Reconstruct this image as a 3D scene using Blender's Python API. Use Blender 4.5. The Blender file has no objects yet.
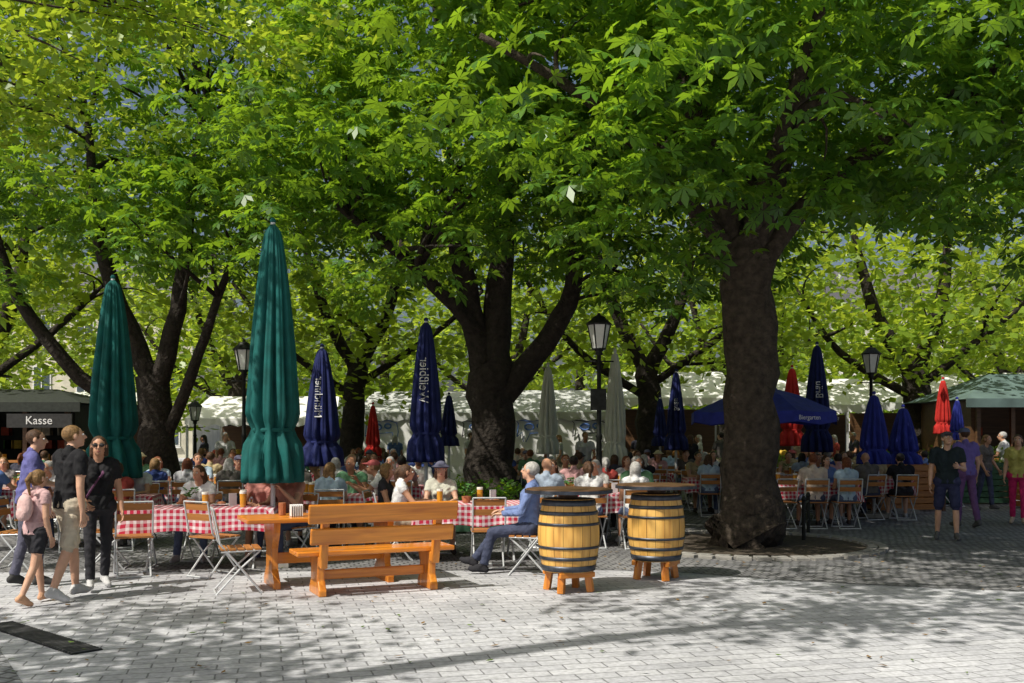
import bpy, math, random
import numpy as np
from mathutils import Vector, Matrix
random.seed(7); RNG=np.random.default_rng(7)
scene=bpy.context.scene
scene.view_settings.view_transform='Standard'; scene.view_settings.look='None'; scene.view_settings.exposure=0
COL=scene.collection
rad=math.radians
# ---------------------------------------------------------------- materials
def newmat(name):
    m=bpy.data.materials.new(name); m.use_nodes=True
    nt=m.node_tree; nt.nodes.clear()
    out=nt.nodes.new('ShaderNodeOutputMaterial')
    return m,nt,out
def N(nt,t,**kw):
    n=nt.nodes.new(t)
    for k,v in kw.items(): setattr(n,k,v)
    return n
def c4(c): return (c[0],c[1],c[2],1)
_mc={}
def mat(name,col,rough=.7,metal=0,var=.25,scale=12,bump=.15,bscale=None,spec=.3,dist=.01):
    if name in _mc: return _mc[name]
    m,nt,out=newmat(name)
    b=N(nt,'ShaderNodeBsdfPrincipled'); b.inputs['Roughness'].default_value=rough; b.inputs['Metallic'].default_value=metal
    b.inputs['Specular IOR Level'].default_value=spec
    tc=N(nt,'ShaderNodeTexCoord'); no=N(nt,'ShaderNodeTexNoise'); no.inputs['Scale'].default_value=scale; no.inputs['Detail'].default_value=5
    nt.links.new(tc.outputs['Object'],no.inputs['Vector'])
    cr=N(nt,'ShaderNodeValToRGB'); cr.color_ramp.elements[0].position=.3; cr.color_ramp.elements[1].position=.7
    cr.color_ramp.elements[0].color=c4([x*(1-var) for x in col]); cr.color_ramp.elements[1].color=c4([min(1,x*(1+var)) for x in col])
    nt.links.new(no.outputs['Fac'],cr.inputs['Fac']); nt.links.new(cr.outputs['Color'],b.inputs['Base Color'])
    if bump>0:
        n2=N(nt,'ShaderNodeTexNoise'); n2.inputs['Scale'].default_value=bscale or scale*2; n2.inputs['Detail'].default_value=4
        nt.links.new(tc.outputs['Object'],n2.inputs['Vector'])
        bp=N(nt,'ShaderNodeBump'); bp.inputs['Strength'].default_value=bump; bp.inputs['Distance'].default_value=dist
        nt.links.new(n2.outputs['Fac'],bp.inputs['Height']); nt.links.new(bp.outputs['Normal'],b.inputs['Normal'])
    nt.links.new(b.outputs[0],out.inputs[0]); _mc[name]=m
    return m
def woodmat(name,c1,c2,axis=0,rough=.45,sc=3,coat=.0):
    if name in _mc: return _mc[name]
    m,nt,out=newmat(name)
    b=N(nt,'ShaderNodeBsdfPrincipled'); b.inputs['Roughness'].default_value=rough; b.inputs['Coat Weight'].default_value=coat
    tc=N(nt,'ShaderNodeTexCoord'); mp=N(nt,'ShaderNodeMapping'); s=[sc*7]*3; s[axis]=sc*.5; mp.inputs['Scale'].default_value=s
    nt.links.new(tc.outputs['Object'],mp.inputs['Vector'])
    no=N(nt,'ShaderNodeTexNoise'); no.inputs['Scale'].default_value=1; no.inputs['Detail'].default_value=6; no.inputs['Distortion'].default_value=.6
    nt.links.new(mp.outputs[0],no.inputs['Vector'])
    cr=N(nt,'ShaderNodeValToRGB'); cr.color_ramp.elements[0].position=.3; cr.color_ramp.elements[1].position=.68
    cr.color_ramp.elements[0].color=c4(c1); cr.color_ramp.elements[1].color=c4(c2)
    nt.links.new(no.outputs['Fac'],cr.inputs['Fac']); nt.links.new(cr.outputs['Color'],b.inputs['Base Color'])
    bp=N(nt,'ShaderNodeBump'); bp.inputs['Strength'].default_value=.3; bp.inputs['Distance'].default_value=.004
    nt.links.new(no.outputs['Fac'],bp.inputs['Height']); nt.links.new(bp.outputs['Normal'],b.inputs['Normal'])
    nt.links.new(b.outputs[0],out.inputs[0]); _mc[name]=m
    return m
def leafmat(name,dark,light,trans,tf=.45):
    m,nt,out=newmat(name)
    at=N(nt,'ShaderNodeAttribute',attribute_name='rnd')
    cr=N(nt,'ShaderNodeValToRGB'); cr.color_ramp.elements[0].color=c4(dark); cr.color_ramp.elements[1].color=c4(light)
    nt.links.new(at.outputs['Fac'],cr.inputs['Fac'])
    d=N(nt,'ShaderNodeBsdfPrincipled'); d.inputs['Roughness'].default_value=.36; d.inputs['Specular IOR Level'].default_value=.5
    nt.links.new(cr.outputs['Color'],d.inputs['Base Color'])
    cr2=N(nt,'ShaderNodeValToRGB'); cr2.color_ramp.elements[0].color=c4([x*.5 for x in trans]); cr2.color_ramp.elements[1].color=c4(trans)
    nt.links.new(at.outputs['Fac'],cr2.inputs['Fac'])
    t=N(nt,'ShaderNodeBsdfTranslucent'); nt.links.new(cr2.outputs['Color'],t.inputs['Color'])
    mx=N(nt,'ShaderNodeMixShader'); mx.inputs[0].default_value=tf
    nt.links.new(d.outputs[0],mx.inputs[1]); nt.links.new(t.outputs[0],mx.inputs[2]); nt.links.new(mx.outputs[0],out.inputs[0])
    return m
def pavemat(name,c1,c2,mort,bw,rh,ms,rot,rowoff=.5,bumpd=.01,distort=0,stain=.35):
    m,nt,out=newmat(name)
    b=N(nt,'ShaderNodeBsdfPrincipled'); b.inputs['Roughness'].default_value=.75; b.inputs['Specular IOR Level'].default_value=.35
    tc=N(nt,'ShaderNodeTexCoord'); mp=N(nt,'ShaderNodeMapping'); mp.inputs['Rotation'].default_value=(0,0,rot)
    nt.links.new(tc.outputs['Object'],mp.inputs['Vector']); vec=mp.outputs[0]
    nd=N(nt,'ShaderNodeTexNoise'); nd.inputs['Scale'].default_value=4 if distort<.06 else .6; nd.inputs['Detail'].default_value=3
    nt.links.new(tc.outputs['Object'],nd.inputs['Vector'])
    if distort>0:
        vs=N(nt,'ShaderNodeVectorMath',operation='MULTIPLY_ADD'); vs.inputs[1].default_value=(distort,distort,0)
        nt.links.new(nd.outputs['Color'],vs.inputs[0]); nt.links.new(vec,vs.inputs[2]); vec=vs.outputs[0]
    br=N(nt,'ShaderNodeTexBrick'); br.offset=rowoff
    br.inputs['Scale'].default_value=1; br.inputs['Brick Width'].default_value=bw; br.inputs['Row Height'].default_value=rh
    br.inputs['Mortar Size'].default_value=ms; br.inputs['Mortar Smooth'].default_value=.3
    br.inputs['Color1'].default_value=c4(c1); br.inputs['Color2'].default_value=c4(c2); br.inputs['Mortar'].default_value=c4(mort)
    nt.links.new(vec,br.inputs['Vector'])
    n1=N(nt,'ShaderNodeTexNoise'); n1.inputs['Scale'].default_value=.45; n1.inputs['Detail'].default_value=9; n1.inputs['Roughness'].default_value=.65
    nt.links.new(tc.outputs['Object'],n1.inputs['Vector'])
    cr=N(nt,'ShaderNodeValToRGB'); cr.color_ramp.elements[0].position=.38; cr.color_ramp.elements[1].position=.6
    cr.color_ramp.elements[0].color=(1-stain,1-stain,1-stain,1); cr.color_ramp.elements[1].color=(1,1,1,1)
    nt.links.new(n1.outputs['Fac'],cr.inputs['Fac'])
    mx=N(nt,'ShaderNodeMix',data_type='RGBA',blend_type='MULTIPLY'); mx.inputs[0].default_value=1
    nt.links.new(br.outputs['Color'],mx.inputs[6]); nt.links.new(cr.outputs['Color'],mx.inputs[7])
    n3=N(nt,'ShaderNodeTexNoise'); n3.inputs['Scale'].default_value=22; n3.inputs['Detail'].default_value=6
    nt.links.new(tc.outputs['Object'],n3.inputs['Vector'])
    cr3=N(nt,'ShaderNodeValToRGB'); cr3.color_ramp.elements[0].position=.35; cr3.color_ramp.elements[0].color=(.74,.74,.74,1); cr3.color_ramp.elements[1].position=.6
    nt.links.new(n3.outputs['Fac'],cr3.inputs['Fac'])
    mx2=N(nt,'ShaderNodeMix',data_type='RGBA',blend_type='MULTIPLY'); mx2.inputs[0].default_value=1
    nt.links.new(mx.outputs[2],mx2.inputs[6]); nt.links.new(cr3.outputs['Color'],mx2.inputs[7])
    nt.links.new(mx2.outputs[2],b.inputs['Base Color'])
    sub=N(nt,'ShaderNodeMath',operation='MULTIPLY_ADD'); sub.inputs[1].default_value=-1; 
    nt.links.new(br.outputs['Fac'],sub.inputs[0]); 
    ns=N(nt,'ShaderNodeMath',operation='MULTIPLY'); ns.inputs[1].default_value=.5; nt.links.new(n3.outputs['Fac'],ns.inputs[0]); nt.links.new(ns.outputs[0],sub.inputs[2])
    bp=N(nt,'ShaderNodeBump'); bp.inputs['Strength'].default_value=.6; bp.inputs['Distance'].default_value=bumpd
    nt.links.new(sub.outputs[0],bp.inputs['Height']); nt.links.new(bp.outputs['Normal'],b.inputs['Normal'])
    nt.links.new(b.outputs[0],out.inputs[0]); return m
def gingham(name,red,white,cell=.038):
    m,nt,out=newmat(name)
    b=N(nt,'ShaderNodeBsdfPrincipled'); b.inputs['Roughness'].default_value=.85
    tc=N(nt,'ShaderNodeTexCoord'); uv=N(nt,'ShaderNodeSeparateXYZ'); nt.links.new(tc.outputs['UV'],uv.inputs[0])
    fs=[]
    for k in range(2):
        d=N(nt,'ShaderNodeMath',operation='DIVIDE'); d.inputs[1].default_value=cell*2; nt.links.new(uv.outputs[k],d.inputs[0])
        f=N(nt,'ShaderNodeMath',operation='FRACT'); nt.links.new(d.outputs[0],f.inputs[0])
        g=N(nt,'ShaderNodeMath',operation='GREATER_THAN'); g.inputs[1].default_value=.45; nt.links.new(f.outputs[0],g.inputs[0]); fs.append(g)
    a=N(nt,'ShaderNodeMath',operation='ADD'); nt.links.new(fs[0].outputs[0],a.inputs[0]); nt.links.new(fs[1].outputs[0],a.inputs[1])
    h=N(nt,'ShaderNodeMath',operation='MULTIPLY'); h.inputs[1].default_value=.5; nt.links.new(a.outputs[0],h.inputs[0])
    mx=N(nt,'ShaderNodeMix',data_type='RGBA'); nt.links.new(h.outputs[0],mx.inputs[0]); mx.inputs[6].default_value=c4(white); mx.inputs[7].default_value=c4(red)
    nt.links.new(mx.outputs[2],b.inputs['Base Color']); nt.links.new(b.outputs[0],out.inputs[0]); return m

M_bark=mat('bark',(.052,.040,.030),.95,var=.5,scale=9,bump=1,bscale=11,dist=.09)
M_bark2=mat('bark_dark',(.032,.026,.021),.95,var=.4,scale=9,bump=1,bscale=14,dist=.06)
M_leaf=leafmat('chestnut_leaf',(.022,.080,.014),(.10,.235,.028),(.42,.68,.03),.42)
M_leafy=leafmat('locust_leaf',(.09,.18,.015),(.22,.36,.03),(.66,.82,.05),.5)
M_leaffar=leafmat('far_leaf',(.08,.17,.015),(.24,.36,.03),(.68,.84,.06),.5)
M_orange=woodmat('varnished_wood',(.48,.14,.012),(.78,.29,.03),0,.35,3,.35)
M_orangez=woodmat('varnished_wood_z',(.46,.13,.012),(.72,.27,.03),2,.35,3,.35)
M_barrel=woodmat('barrel_oak',(.52,.25,.05),(.80,.48,.12),2,.45,2.2,.2)
M_dwood=woodmat('dark_wood',(.07,.035,.016),(.14,.07,.03),0,.5)
M_bwood=woodmat('brown_wood',(.30,.11,.025),(.46,.19,.045),0,.5)
M_iron=mat('dark_iron',(.02,.022,.02),.5,.5,var=.3,scale=20)
M_hoop=mat('galvanised_hoop',(.07,.08,.10),.45,.7,var=.3,scale=15)
M_grate=mat('cast_grate',(.09,.09,.09),.7,.3,var=.4,scale=15)
M_steel=mat('white_metal',(.55,.57,.58),.4,.2,var=.1)
M_green=mat('green_canvas',(.005,.092,.085),.8,var=.25,scale=5,bump=.3,bscale=10,dist=.02)
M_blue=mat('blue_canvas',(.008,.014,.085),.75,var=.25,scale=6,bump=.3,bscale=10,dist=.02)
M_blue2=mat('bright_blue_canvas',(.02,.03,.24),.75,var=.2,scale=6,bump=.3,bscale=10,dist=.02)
M_white=mat('white_canvas',(.78,.78,.76),.85,var=.06,scale=2,bump=.3,bscale=3,dist=.04)
M_cream=mat('cream_canvas',(.56,.58,.48),.85,var=.1,scale=4,bump=.3,dist=.02)
M_red=mat('red_canvas',(.42,.02,.015),.8,var=.2,scale=5,bump=.3,dist=.02)
M_wpaint=mat('white_print',(.7,.7,.7),.7,var=.03)
M_black=mat('black_print',(.03,.03,.03),.7,var=.1)
M_bprint=mat('blue_print',(.08,.16,.42),.7,var=.1)
M_gl=mat('lantern_glass',(.62,.64,.6),.15,0,var=.06,spec=.6,bump=0)
M_ging=gingham('red_gingham',(.48,.012,.05),(.72,.66,.68))
M_shadecl=mat('green_grey_roof',(.10,.15,.14),.7,var=.3,scale=2)
M_stone=mat('kerb_stone',(.25,.24,.22),.85,var=.3,scale=9,bump=.4)
M_soil=mat('soil',(.07,.055,.04),1,var=.4,scale=14,bump=.8,dist=.03)
M_terr=mat('terracotta',(.35,.13,.06),.8)
M_beer=mat('beer',(.6,.28,.03),.15,var=.1,bump=0,spec=.6)
M_foam=mat('foam',(.8,.78,.7),.8,bump=0,var=.05)
M_plate=mat('crockery',(.75,.75,.73),.3,bump=0,var=.03)
# ---------------------------------------------------------------- mesh helpers
class MB:
    def __init__(s): s.v=[];s.f=[];s.m=[];s.mats=[]
    def mi(s,m):
        if m not in s.mats: s.mats.append(m)
        return s.mats.index(m)
    def add(s,vs,fs,m):
        o=len(s.v); s.v+= [tuple(x) for x in vs]; k=s.mi(m)
        for f in fs: s.f.append([i+o for i in f]); s.m.append(k)
    def box(s,c,size,m,R=None):
        sx,sy,sz=[q/2 for q in size]; vs=[]
        for z in(-1,1):
            for x,y in((-1,-1),(1,-1),(1,1),(-1,1)): vs.append(Vector((x*sx,y*sy,z*sz)))
        if R is not None: vs=[R@v for v in vs]
        c=Vector(c); vs=[v+c for v in vs]
        s.add(vs,[(3,2,1,0),(4,5,6,7),(0,1,5,4),(1,2,6,5),(2,3,7,6),(3,0,4,7)],m)
    def bar(s,a,b,w,h,m,up=(0,0,1)):
        a=Vector(a);b=Vector(b);d=(b-a);L=d.length;d.normalize();u=Vector(up)
        if abs(d.dot(u))>.98:u=Vector((0,1,0))
        r=d.cross(u).normalized();u=r.cross(d); R=Matrix((r,d,u)).transposed()
        s.box((a+b)/2,(w,L,h),m,R)
    def tube(s,pts,rs,m,n=8,wob=0,cap=True):
        pts=[Vector(p) for p in pts]
        if not hasattr(rs,'__len__'): rs=[rs]*len(pts)
        d0=(pts[1]-pts[0]).normalized(); ref=Vector((1,0,0)) if abs(d0.x)<.8 else Vector((0,1,0))
        vs=[]
        for i,p in enumerate(pts):
            d=(pts[min(i+1,len(pts)-1)]-pts[max(i-1,0)]).normalized()
            r=(ref-d*ref.dot(d)).normalized(); ref=r; u=d.cross(r)
            for k in range(n):
                a=2*math.pi*k/n; q=rs[i]*(1+(wob*random.uniform(-1,1) if wob else 0))
                vs.append(p+r*math.cos(a)*q+u*math.sin(a)*q)
        fs=[]
        for i in range(len(pts)-1):
            for k in range(n):
                k2=(k+1)%n; fs.append((i*n+k,i*n+k2,(i+1)*n+k2,(i+1)*n+k))
        if cap: fs.append(tuple(reversed(range(n)))); fs.append(tuple(range((len(pts)-1)*n,len(pts)*n)))
        s.add(vs,fs,m)
    def lathe(s,prof,m,n=24,c=(0,0,0),cap=True,fn=None):
        vs=[];fs=[]
        for r,z in prof:
            for k in range(n):
                a=2*math.pi*k/n; q=r*(fn(a,z) if fn else 1); vs.append((c[0]+q*math.cos(a),c[1]+q*math.sin(a),c[2]+z))
        for i in range(len(prof)-1):
            for k in range(n):
                k2=(k+1)%n; fs.append((i*n+k,i*n+k2,(i+1)*n+k2,(i+1)*n+k))
        if cap: fs.append(tuple(reversed(range(n)))); fs.append(tuple(range((len(prof)-1)*n,len(prof)*n)))
        s.add(vs,fs,m)
    def sphere(s,c,r,m,n=10,sc=(1,1,1)):
        vs=[];fs=[];K=max(4,n//2+1)
        for i in range(K+1):
            ph=-math.pi/2+math.pi*i/K; rr=max(math.cos(ph),.001)
            for k in range(n):
                a=2*math.pi*k/n; vs.append((c[0]+r*sc[0]*rr*math.cos(a),c[1]+r*sc[1]*rr*math.sin(a),c[2]+r*sc[2]*math.sin(ph)))
        for i in range(K):
            for k in range(n):
                k2=(k+1)%n; fs.append((i*n+k,i*n+k2,(i+1)*n+k2,(i+1)*n+k))
        s.add(vs,fs,m)
    def mesh(s,name,smooth=False):
        me=bpy.data.meshes.new(name); me.from_pydata(s.v,[],s.f); 
        for m in s.mats: me.materials.append(m)
        me.polygons.foreach_set('material_index',s.m)
        me.polygons.foreach_set('use_smooth',[smooth]*len(s.f)); me.update(); return me
def put(name,me,loc=(0,0,0),rz=0,parent=None,bevel=0):
    o=bpy.data.objects.new(name,me); o.location=loc; o.rotation_euler=(0,0,rz); 
    COL.objects.link(o)
    if parent: o.parent=parent
    if bevel:
        b=o.modifiers.new('bev','BEVEL'); b.width=bevel; b.segments=2; b.limit_method='ANGLE'
    return o
def empty(name,loc=(0,0,0),rz=0):
    o=bpy.data.objects.new(name,None); o.location=loc; o.rotation_euler=(0,0,rz); COL.objects.link(o); o.empty_display_size=.1; return o
# ---------------------------------------------------------------- world, sun, camera
SV=Vector((-.75,-.66,math.tan(rad(52)))).normalized()
w=bpy.data.worlds.new('World'); scene.world=w; w.use_nodes=True
nt=w.node_tree; bg=nt.nodes['Background']; sk=nt.nodes.new('ShaderNodeTexSky'); sk.sky_type='NISHITA'; sk.sun_disc=False
sk.sun_elevation=rad(52); sk.sun_rotation=math.atan2(SV.x,SV.y); sk.air_density=1; sk.dust_density=5
nt.links.new(sk.outputs[0],bg.inputs[0]); bg.inputs[1].default_value=.095
sl=bpy.data.lights.new('sun','SUN'); sl.energy=5; sl.angle=rad(.5); sl.color=(1,.95,.85)
so=bpy.data.objects.new('sun',sl); so.rotation_euler=(-SV).to_track_quat('-Z','Y').to_euler(); so.location=(-20,-20,40); COL.objects.link(so)
cam=bpy.data.cameras.new('camera'); cam.lens=35.16; cam.sensor_width=36; cam.shift_y=.0913; cam.clip_end=2000; cam.clip_start=.1
co=bpy.data.objects.new('camera',cam); co.location=(0,0,1.65); co.rotation_euler=(rad(90),0,0); COL.objects.link(co); scene.camera=co
# ---------------------------------------------------------------- ground
def sheet(name,poly,z,m):
    me=bpy.data.meshes.new(name); me.from_pydata([(x,y,z) for x,y in poly],[],[tuple(range(len(poly)))]); me.materials.append(m); me.update(); return put(name,me)
M_pave=pavemat('pavers',(.50,.505,.535),(.63,.635,.66),(.26,.26,.27),.30,.15,.007,rad(-14),stain=.28,distort=.03)
M_cob=pavemat('cobbles',(.27,.28,.295),(.40,.405,.42),(.13,.13,.135),.13,.11,.013,rad(20),bumpd=.03,distort=.35,stain=.3)
M_cob2=pavemat('cobbles_garden',(.20,.20,.21),(.33,.325,.325),(.09,.09,.09),.12,.12,.013,rad(-8),bumpd=.03,distort=.3,stain=.4)
sheet('ground',[(-300,-60),(300,-60),(300,500),(-300,500)],0,M_pave)
sheet('cobblestone_paving',[(-14,4),(-1.5,4.0),(-5.6,10.2),(-14,11.5)],.004,M_cob)
sheet('cobblestone_paving',[(-40,12.2),(-5,12.0),(0,12.2),(1.2,12.2),(2.0,12.0),(3.0,11.4),(4.2,10.9),(5.5,10.5),(9,10.0),(20,9.4),(60,9.0),(60,60),(-40,60)],.004,M_cob2)
mb=MB()
for rr,nn in((1.75,44),(1.9,48)):
    for k in range(nn):
        a=2*math.pi*k/nn; mb.box((rr*math.cos(a),rr*math.sin(a),.02),(.13,.2,.05),M_stone,Matrix.Rotation(a,3,'Z'))
mb.lathe([(1.68,-.02),(1.68,.012)],M_soil,40)
put('tree_pit_kerb',mb.mesh('tree_pit_kerb'),(3.55,15,0),bevel=.01)
mb=MB()
mb.box((0,0,.006),(1.7,.24,.008),M_iron)
for k in range(34): mb.box((-.82+k*.05,0,.012),(.03,.23,.01),M_grate)
put('drain_grate',mb.mesh('drain_grate'),(-3.85,8.15,0),rad(-42))
mb=MB()
for i in range(300):
    x=random.uniform(-5,7); y=random.uniform(6.8,14); a=random.uniform(0,6.3); s=random.uniform(.012,.04)
    p=[(x+s*math.cos(a+t)*k,y+s*math.sin(a+t)*k,.012+.01*random.random()) for t,k in((0,1.3),(1.57,.6),(3.14,1.2),(4.71,.6))]
    mb.add(p,[(0,1,2,3)],mat('dry_leaf',(.22,.13,.04),.9) if i%3 else mat('fallen_leaf',(.10,.16,.03),.8))
put('fallen_leaves',mb.mesh('fallen_leaves'))
# ---------------------------------------------------------------- trees
def quadmesh(name,V,rnd,m):
    n=V.shape[0]; me=bpy.data.meshes.new(name)
    me.vertices.add(n*4); me.vertices.foreach_set('co',V.reshape(-1).astype(np.float32))
    me.loops.add(n*4); me.loops.foreach_set('vertex_index',np.arange(n*4,dtype=np.int32))
    me.polygons.add(n); me.polygons.foreach_set('loop_start',np.arange(0,n*4,4,dtype=np.int32)); me.polygons.foreach_set('loop_total',np.full(n,4,dtype=np.int32))
    at=me.attributes.new('rnd','FLOAT','POINT'); at.data.foreach_set('value',np.repeat(rnd,4).astype(np.float32))
    me.materials.append(m); me.update(calc_edges=True); return me
def nz(P,s,ph):
    x,y,z=P[:,0]*s+ph,P[:,1]*s+ph*1.7,P[:,2]*s*1.4+ph*.3
    return (np.sin(x+1.3*np.sin(y*.9))*np.cos(y*1.1+np.sin(z*1.2))+np.sin(z*1.7+x*.6+np.sin(y*2.1))*.6+np.sin(2.3*x+1.9*y)*np.sin(2.1*z+y)*.5)/1.5
def crown_pts(blobs,rng,dens,thr=-.15,ns=1.0,ph=0,inner=.35):
    out=[]
    for (c,r) in blobs:
        n=int(dens*4.19*r[0]*r[1]*r[2]); d=rng.normal(size=(n,3)); d/=np.linalg.norm(d,axis=1)[:,None]
        q=(inner**3+(1-inner**3)*rng.random(n))**(1/3); q=q*(1+.12*nz(d*3,1,ph+2))
        P=np.array(c)+d*q[:,None]*np.array(r); out.append(P[nz(P,ns,ph)>thr])
    return np.concatenate(out)
def palmate(S,rng,per,L,spread):
    n=S.shape[0]*per
    P=np.repeat(S,per,0); off=rng.normal(size=(n,3))*np.array([spread,spread,spread*.45]); P=P+off
    az=np.arctan2(off[:,1],off[:,0])+rng.normal(size=n)*.5
    tilt=rng.normal(.35,.3,n)
    ex=np.stack([np.cos(az)*np.cos(tilt),np.sin(az)*np.cos(tilt),-np.sin(tilt)],1)
    ey=np.stack([-np.sin(az),np.cos(az),np.zeros(n)],1); roll=rng.normal(0,.35,n)[:,None]
    ez=np.cross(ex,ey); ey=ey*np.cos(roll)+ez*np.sin(roll); ez=np.cross(ex,ey)
    Ls=L*rng.uniform(.65,1.15,n)
    V=np.zeros((n,6,4,3))
    for k,(an,l) in enumerate(((-112,.62),(-68,.85),(-23,1),(23,1),(68,.85),(112,.62))):
        a=rad(an); d=ex*math.cos(a)+ey*math.sin(a); s=-ex*math.sin(a)+ey*math.cos(a); l2=(Ls*l)[:,None]
        V[:,k,0]=P; V[:,k,1]=P+d*l2*.62+s*l2*.2-ez*l2*.02; V[:,k,2]=P+d*l2-ez*l2*.22; V[:,k,3]=P+d*l2*.62-s*l2*.2-ez*l2*.02
    r=np.repeat(np.clip(np.repeat(rng.random(S.shape[0]),per)*.6+rng.random(n)*.5,0,1),6)
    return V.reshape(-1,4,3),r
def small(S,rng,per,L,spread):
    n=S.shape[0]*per; P=np.repeat(S,per,0)+rng.normal(size=(n,3))*np.array([spread,spread,spread*.6])
    d=rng.normal(size=(n,3)); d[:,2]*=.5; d/=np.linalg.norm(d,axis=1)[:,None]
    up=rng.normal(size=(n,3))*.6+np.array([0,0,1]); s=np.cross(d,up); s/=np.linalg.norm(s,axis=1)[:,None]
    l=(L*rng.uniform(.6,1.2,n))[:,None]
    V=np.stack([P,P+d*l*.5+s*l*.3,P+d*l,P+d*l*.5-s*l*.3],1)
    r=np.clip(np.repeat(rng.random(S.shape[0]),per)*.6+rng.random(n)*.5,0,1); return V,r
def curve(p0,p1,p2,n=7):
    return [Vector(p0)*(1-t)**2+Vector(p1)*2*t*(1-t)+Vector(p2)*t*t for t in [i/(n-1) for i in range(n)]]
def smoothpl(pts,rs,sub=4):
    P=[];R=[]; n=len(pts); V=[Vector(p) for p in pts]
    for i in range(n-1):
        p0,p1,p2,p3=V[max(i-1,0)],V[i],V[i+1],V[min(i+2,n-1)]
        for j in range(sub):
            t=j/sub; P.append(.5*((2*p1)+(p2-p0)*t+(2*p0-5*p1+4*p2-p3)*t*t+(3*p1-p0-3*p2+p3)*t**3)); R.append(rs[i]*(1-t)+rs[i+1]*t)
    P.append(V[-1]);R.append(rs[-1]); return P,R
def tree(name,limbs,blobs,dens,leaf='p',L=.2,per=7,spread=.27,m=None,bark=None,seed=1,nb=50,thr=-.15,ns=1.0,inner=.35):
    rng=np.random.default_rng(seed); random.seed(seed)
    base=limbs[0][0][0]; E=empty(name,(base[0],base[1],0)); off=Vector((base[0],base[1],0))
    bark=bark or M_bark; mb=MB(); nodes=[]
    for pts,rs in limbs:
        P,R=smoothpl(pts,rs); P=[p-off for p in P]
        P=[p+Vector((random.uniform(-1,1),random.uniform(-1,1),0))*r*.2 for p,r in zip(P,R)]
        mb.tube(P,R,bark,16 if rs[0]>.2 else 8,wob=.08)
        nodes+=[(p+off,r) for p,r in zip(P,R) if (p.z>3.2)]
    S=crown_pts(blobs,rng,dens,thr,ns,seed*3.1,inner)
    for k in range(nb):
        t=Vector(S[rng.integers(len(S))]); cand=sorted(nodes,key=lambda q:(q[0]-t).length+random.uniform(0,1.5)+max(0,q[0].z-t.z)*.7)[0]
        p0=cand[0]; mid=(p0+t)/2+Vector((random.uniform(-.5,.5),random.uniform(-.5,.5),random.uniform(-.1,.9)))
        r0=min(cand[1]*.6,.025+.018*(t-p0).length); c=curve(p0,mid,t)
        mb.tube([q-off for q in c],[r0*(1-.85*i/6) for i in range(7)],bark,6,wob=.1)
    put('trunk_and_limbs',mb.mesh('trunk_and_limbs',True),parent=E)
    if leaf=='p': V,r=palmate(S,rng,per,L,spread)
    else: V,r=small(S,rng,per,L,spread)
    V=V-np.array([off.x,off.y,0])
    put('foliage',quadmesh('foliage',V,r,m or M_leaf),parent=E)
    return len(r)
T=0
T+=tree('chestnut_tree',[
 ([(3.57,15,-.05),(3.56,15,.25),(3.55,15,.8),(3.56,15,2.2),(3.55,15,3.6),(3.45,15,4.6)],[.68,.52,.42,.38,.40,.34]),
 ([(3.5,15,4.2),(3.0,14.7,5.4),(2.5,14.4,6.8),(2.1,14.2,8.5),(1.8,14,10.5)],[.24,.19,.15,.11,.06]),
 ([(3.5,15,4.2),(3.9,14.7,5.6),(4.3,14.5,7.5),(4.4,14.5,10)],[.26,.2,.15,.07]),
 ([(3.6,15,4.0),(4.5,14.5,5.2),(6.0,13.9,6.3),(7.6,13.6,7.2)],[.18,.14,.10,.05]),
 ([(3.4,15,4.3),(2.2,14.0,5.2),(1.0,13.0,6.0),(-.4,12.4,6.6)],[.15,.11,.08,.04]),
 ([(3.5,15,4.4),(3.6,13.5,5.6),(3.6,12,6.4),(3.5,10.6,7)],[.15,.11,.08,.04]),
 ([(3.6,15,4.4),(4.0,16.5,6),(4.4,18,7.5)],[.2,.15,.06])],
 [((3.6,15.3,9.2),(6.2,5.8,4.3)),((.8,12.5,6.3),(2.6,2.0,1.7)),((6.9,13,6.3),(3,2.4,1.8)),((3.7,10.9,6.3),(2.8,1.7,1.5)),((8.5,16,6.5),(3,2.5,2.2)),((4,17.5,6),(3,2,1.7)),
  ((1.7,12.6,4.65),(1.5,1.2,1.2)),((5.3,12.9,5.1),(1.9,1.3,1.2)),((3.3,12.4,5.3),(1.6,1.2,.9)),((7.2,14.5,5.0),(2.0,1.6,1.2)),((9.0,15.0,4.4),(1.6,1.3,.9)),((2.4,13.4,4.6),(1.2,.9,.8))],
 5.0,seed=3,nb=85,L=.23,thr=-.02,ns=1.25)
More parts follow.
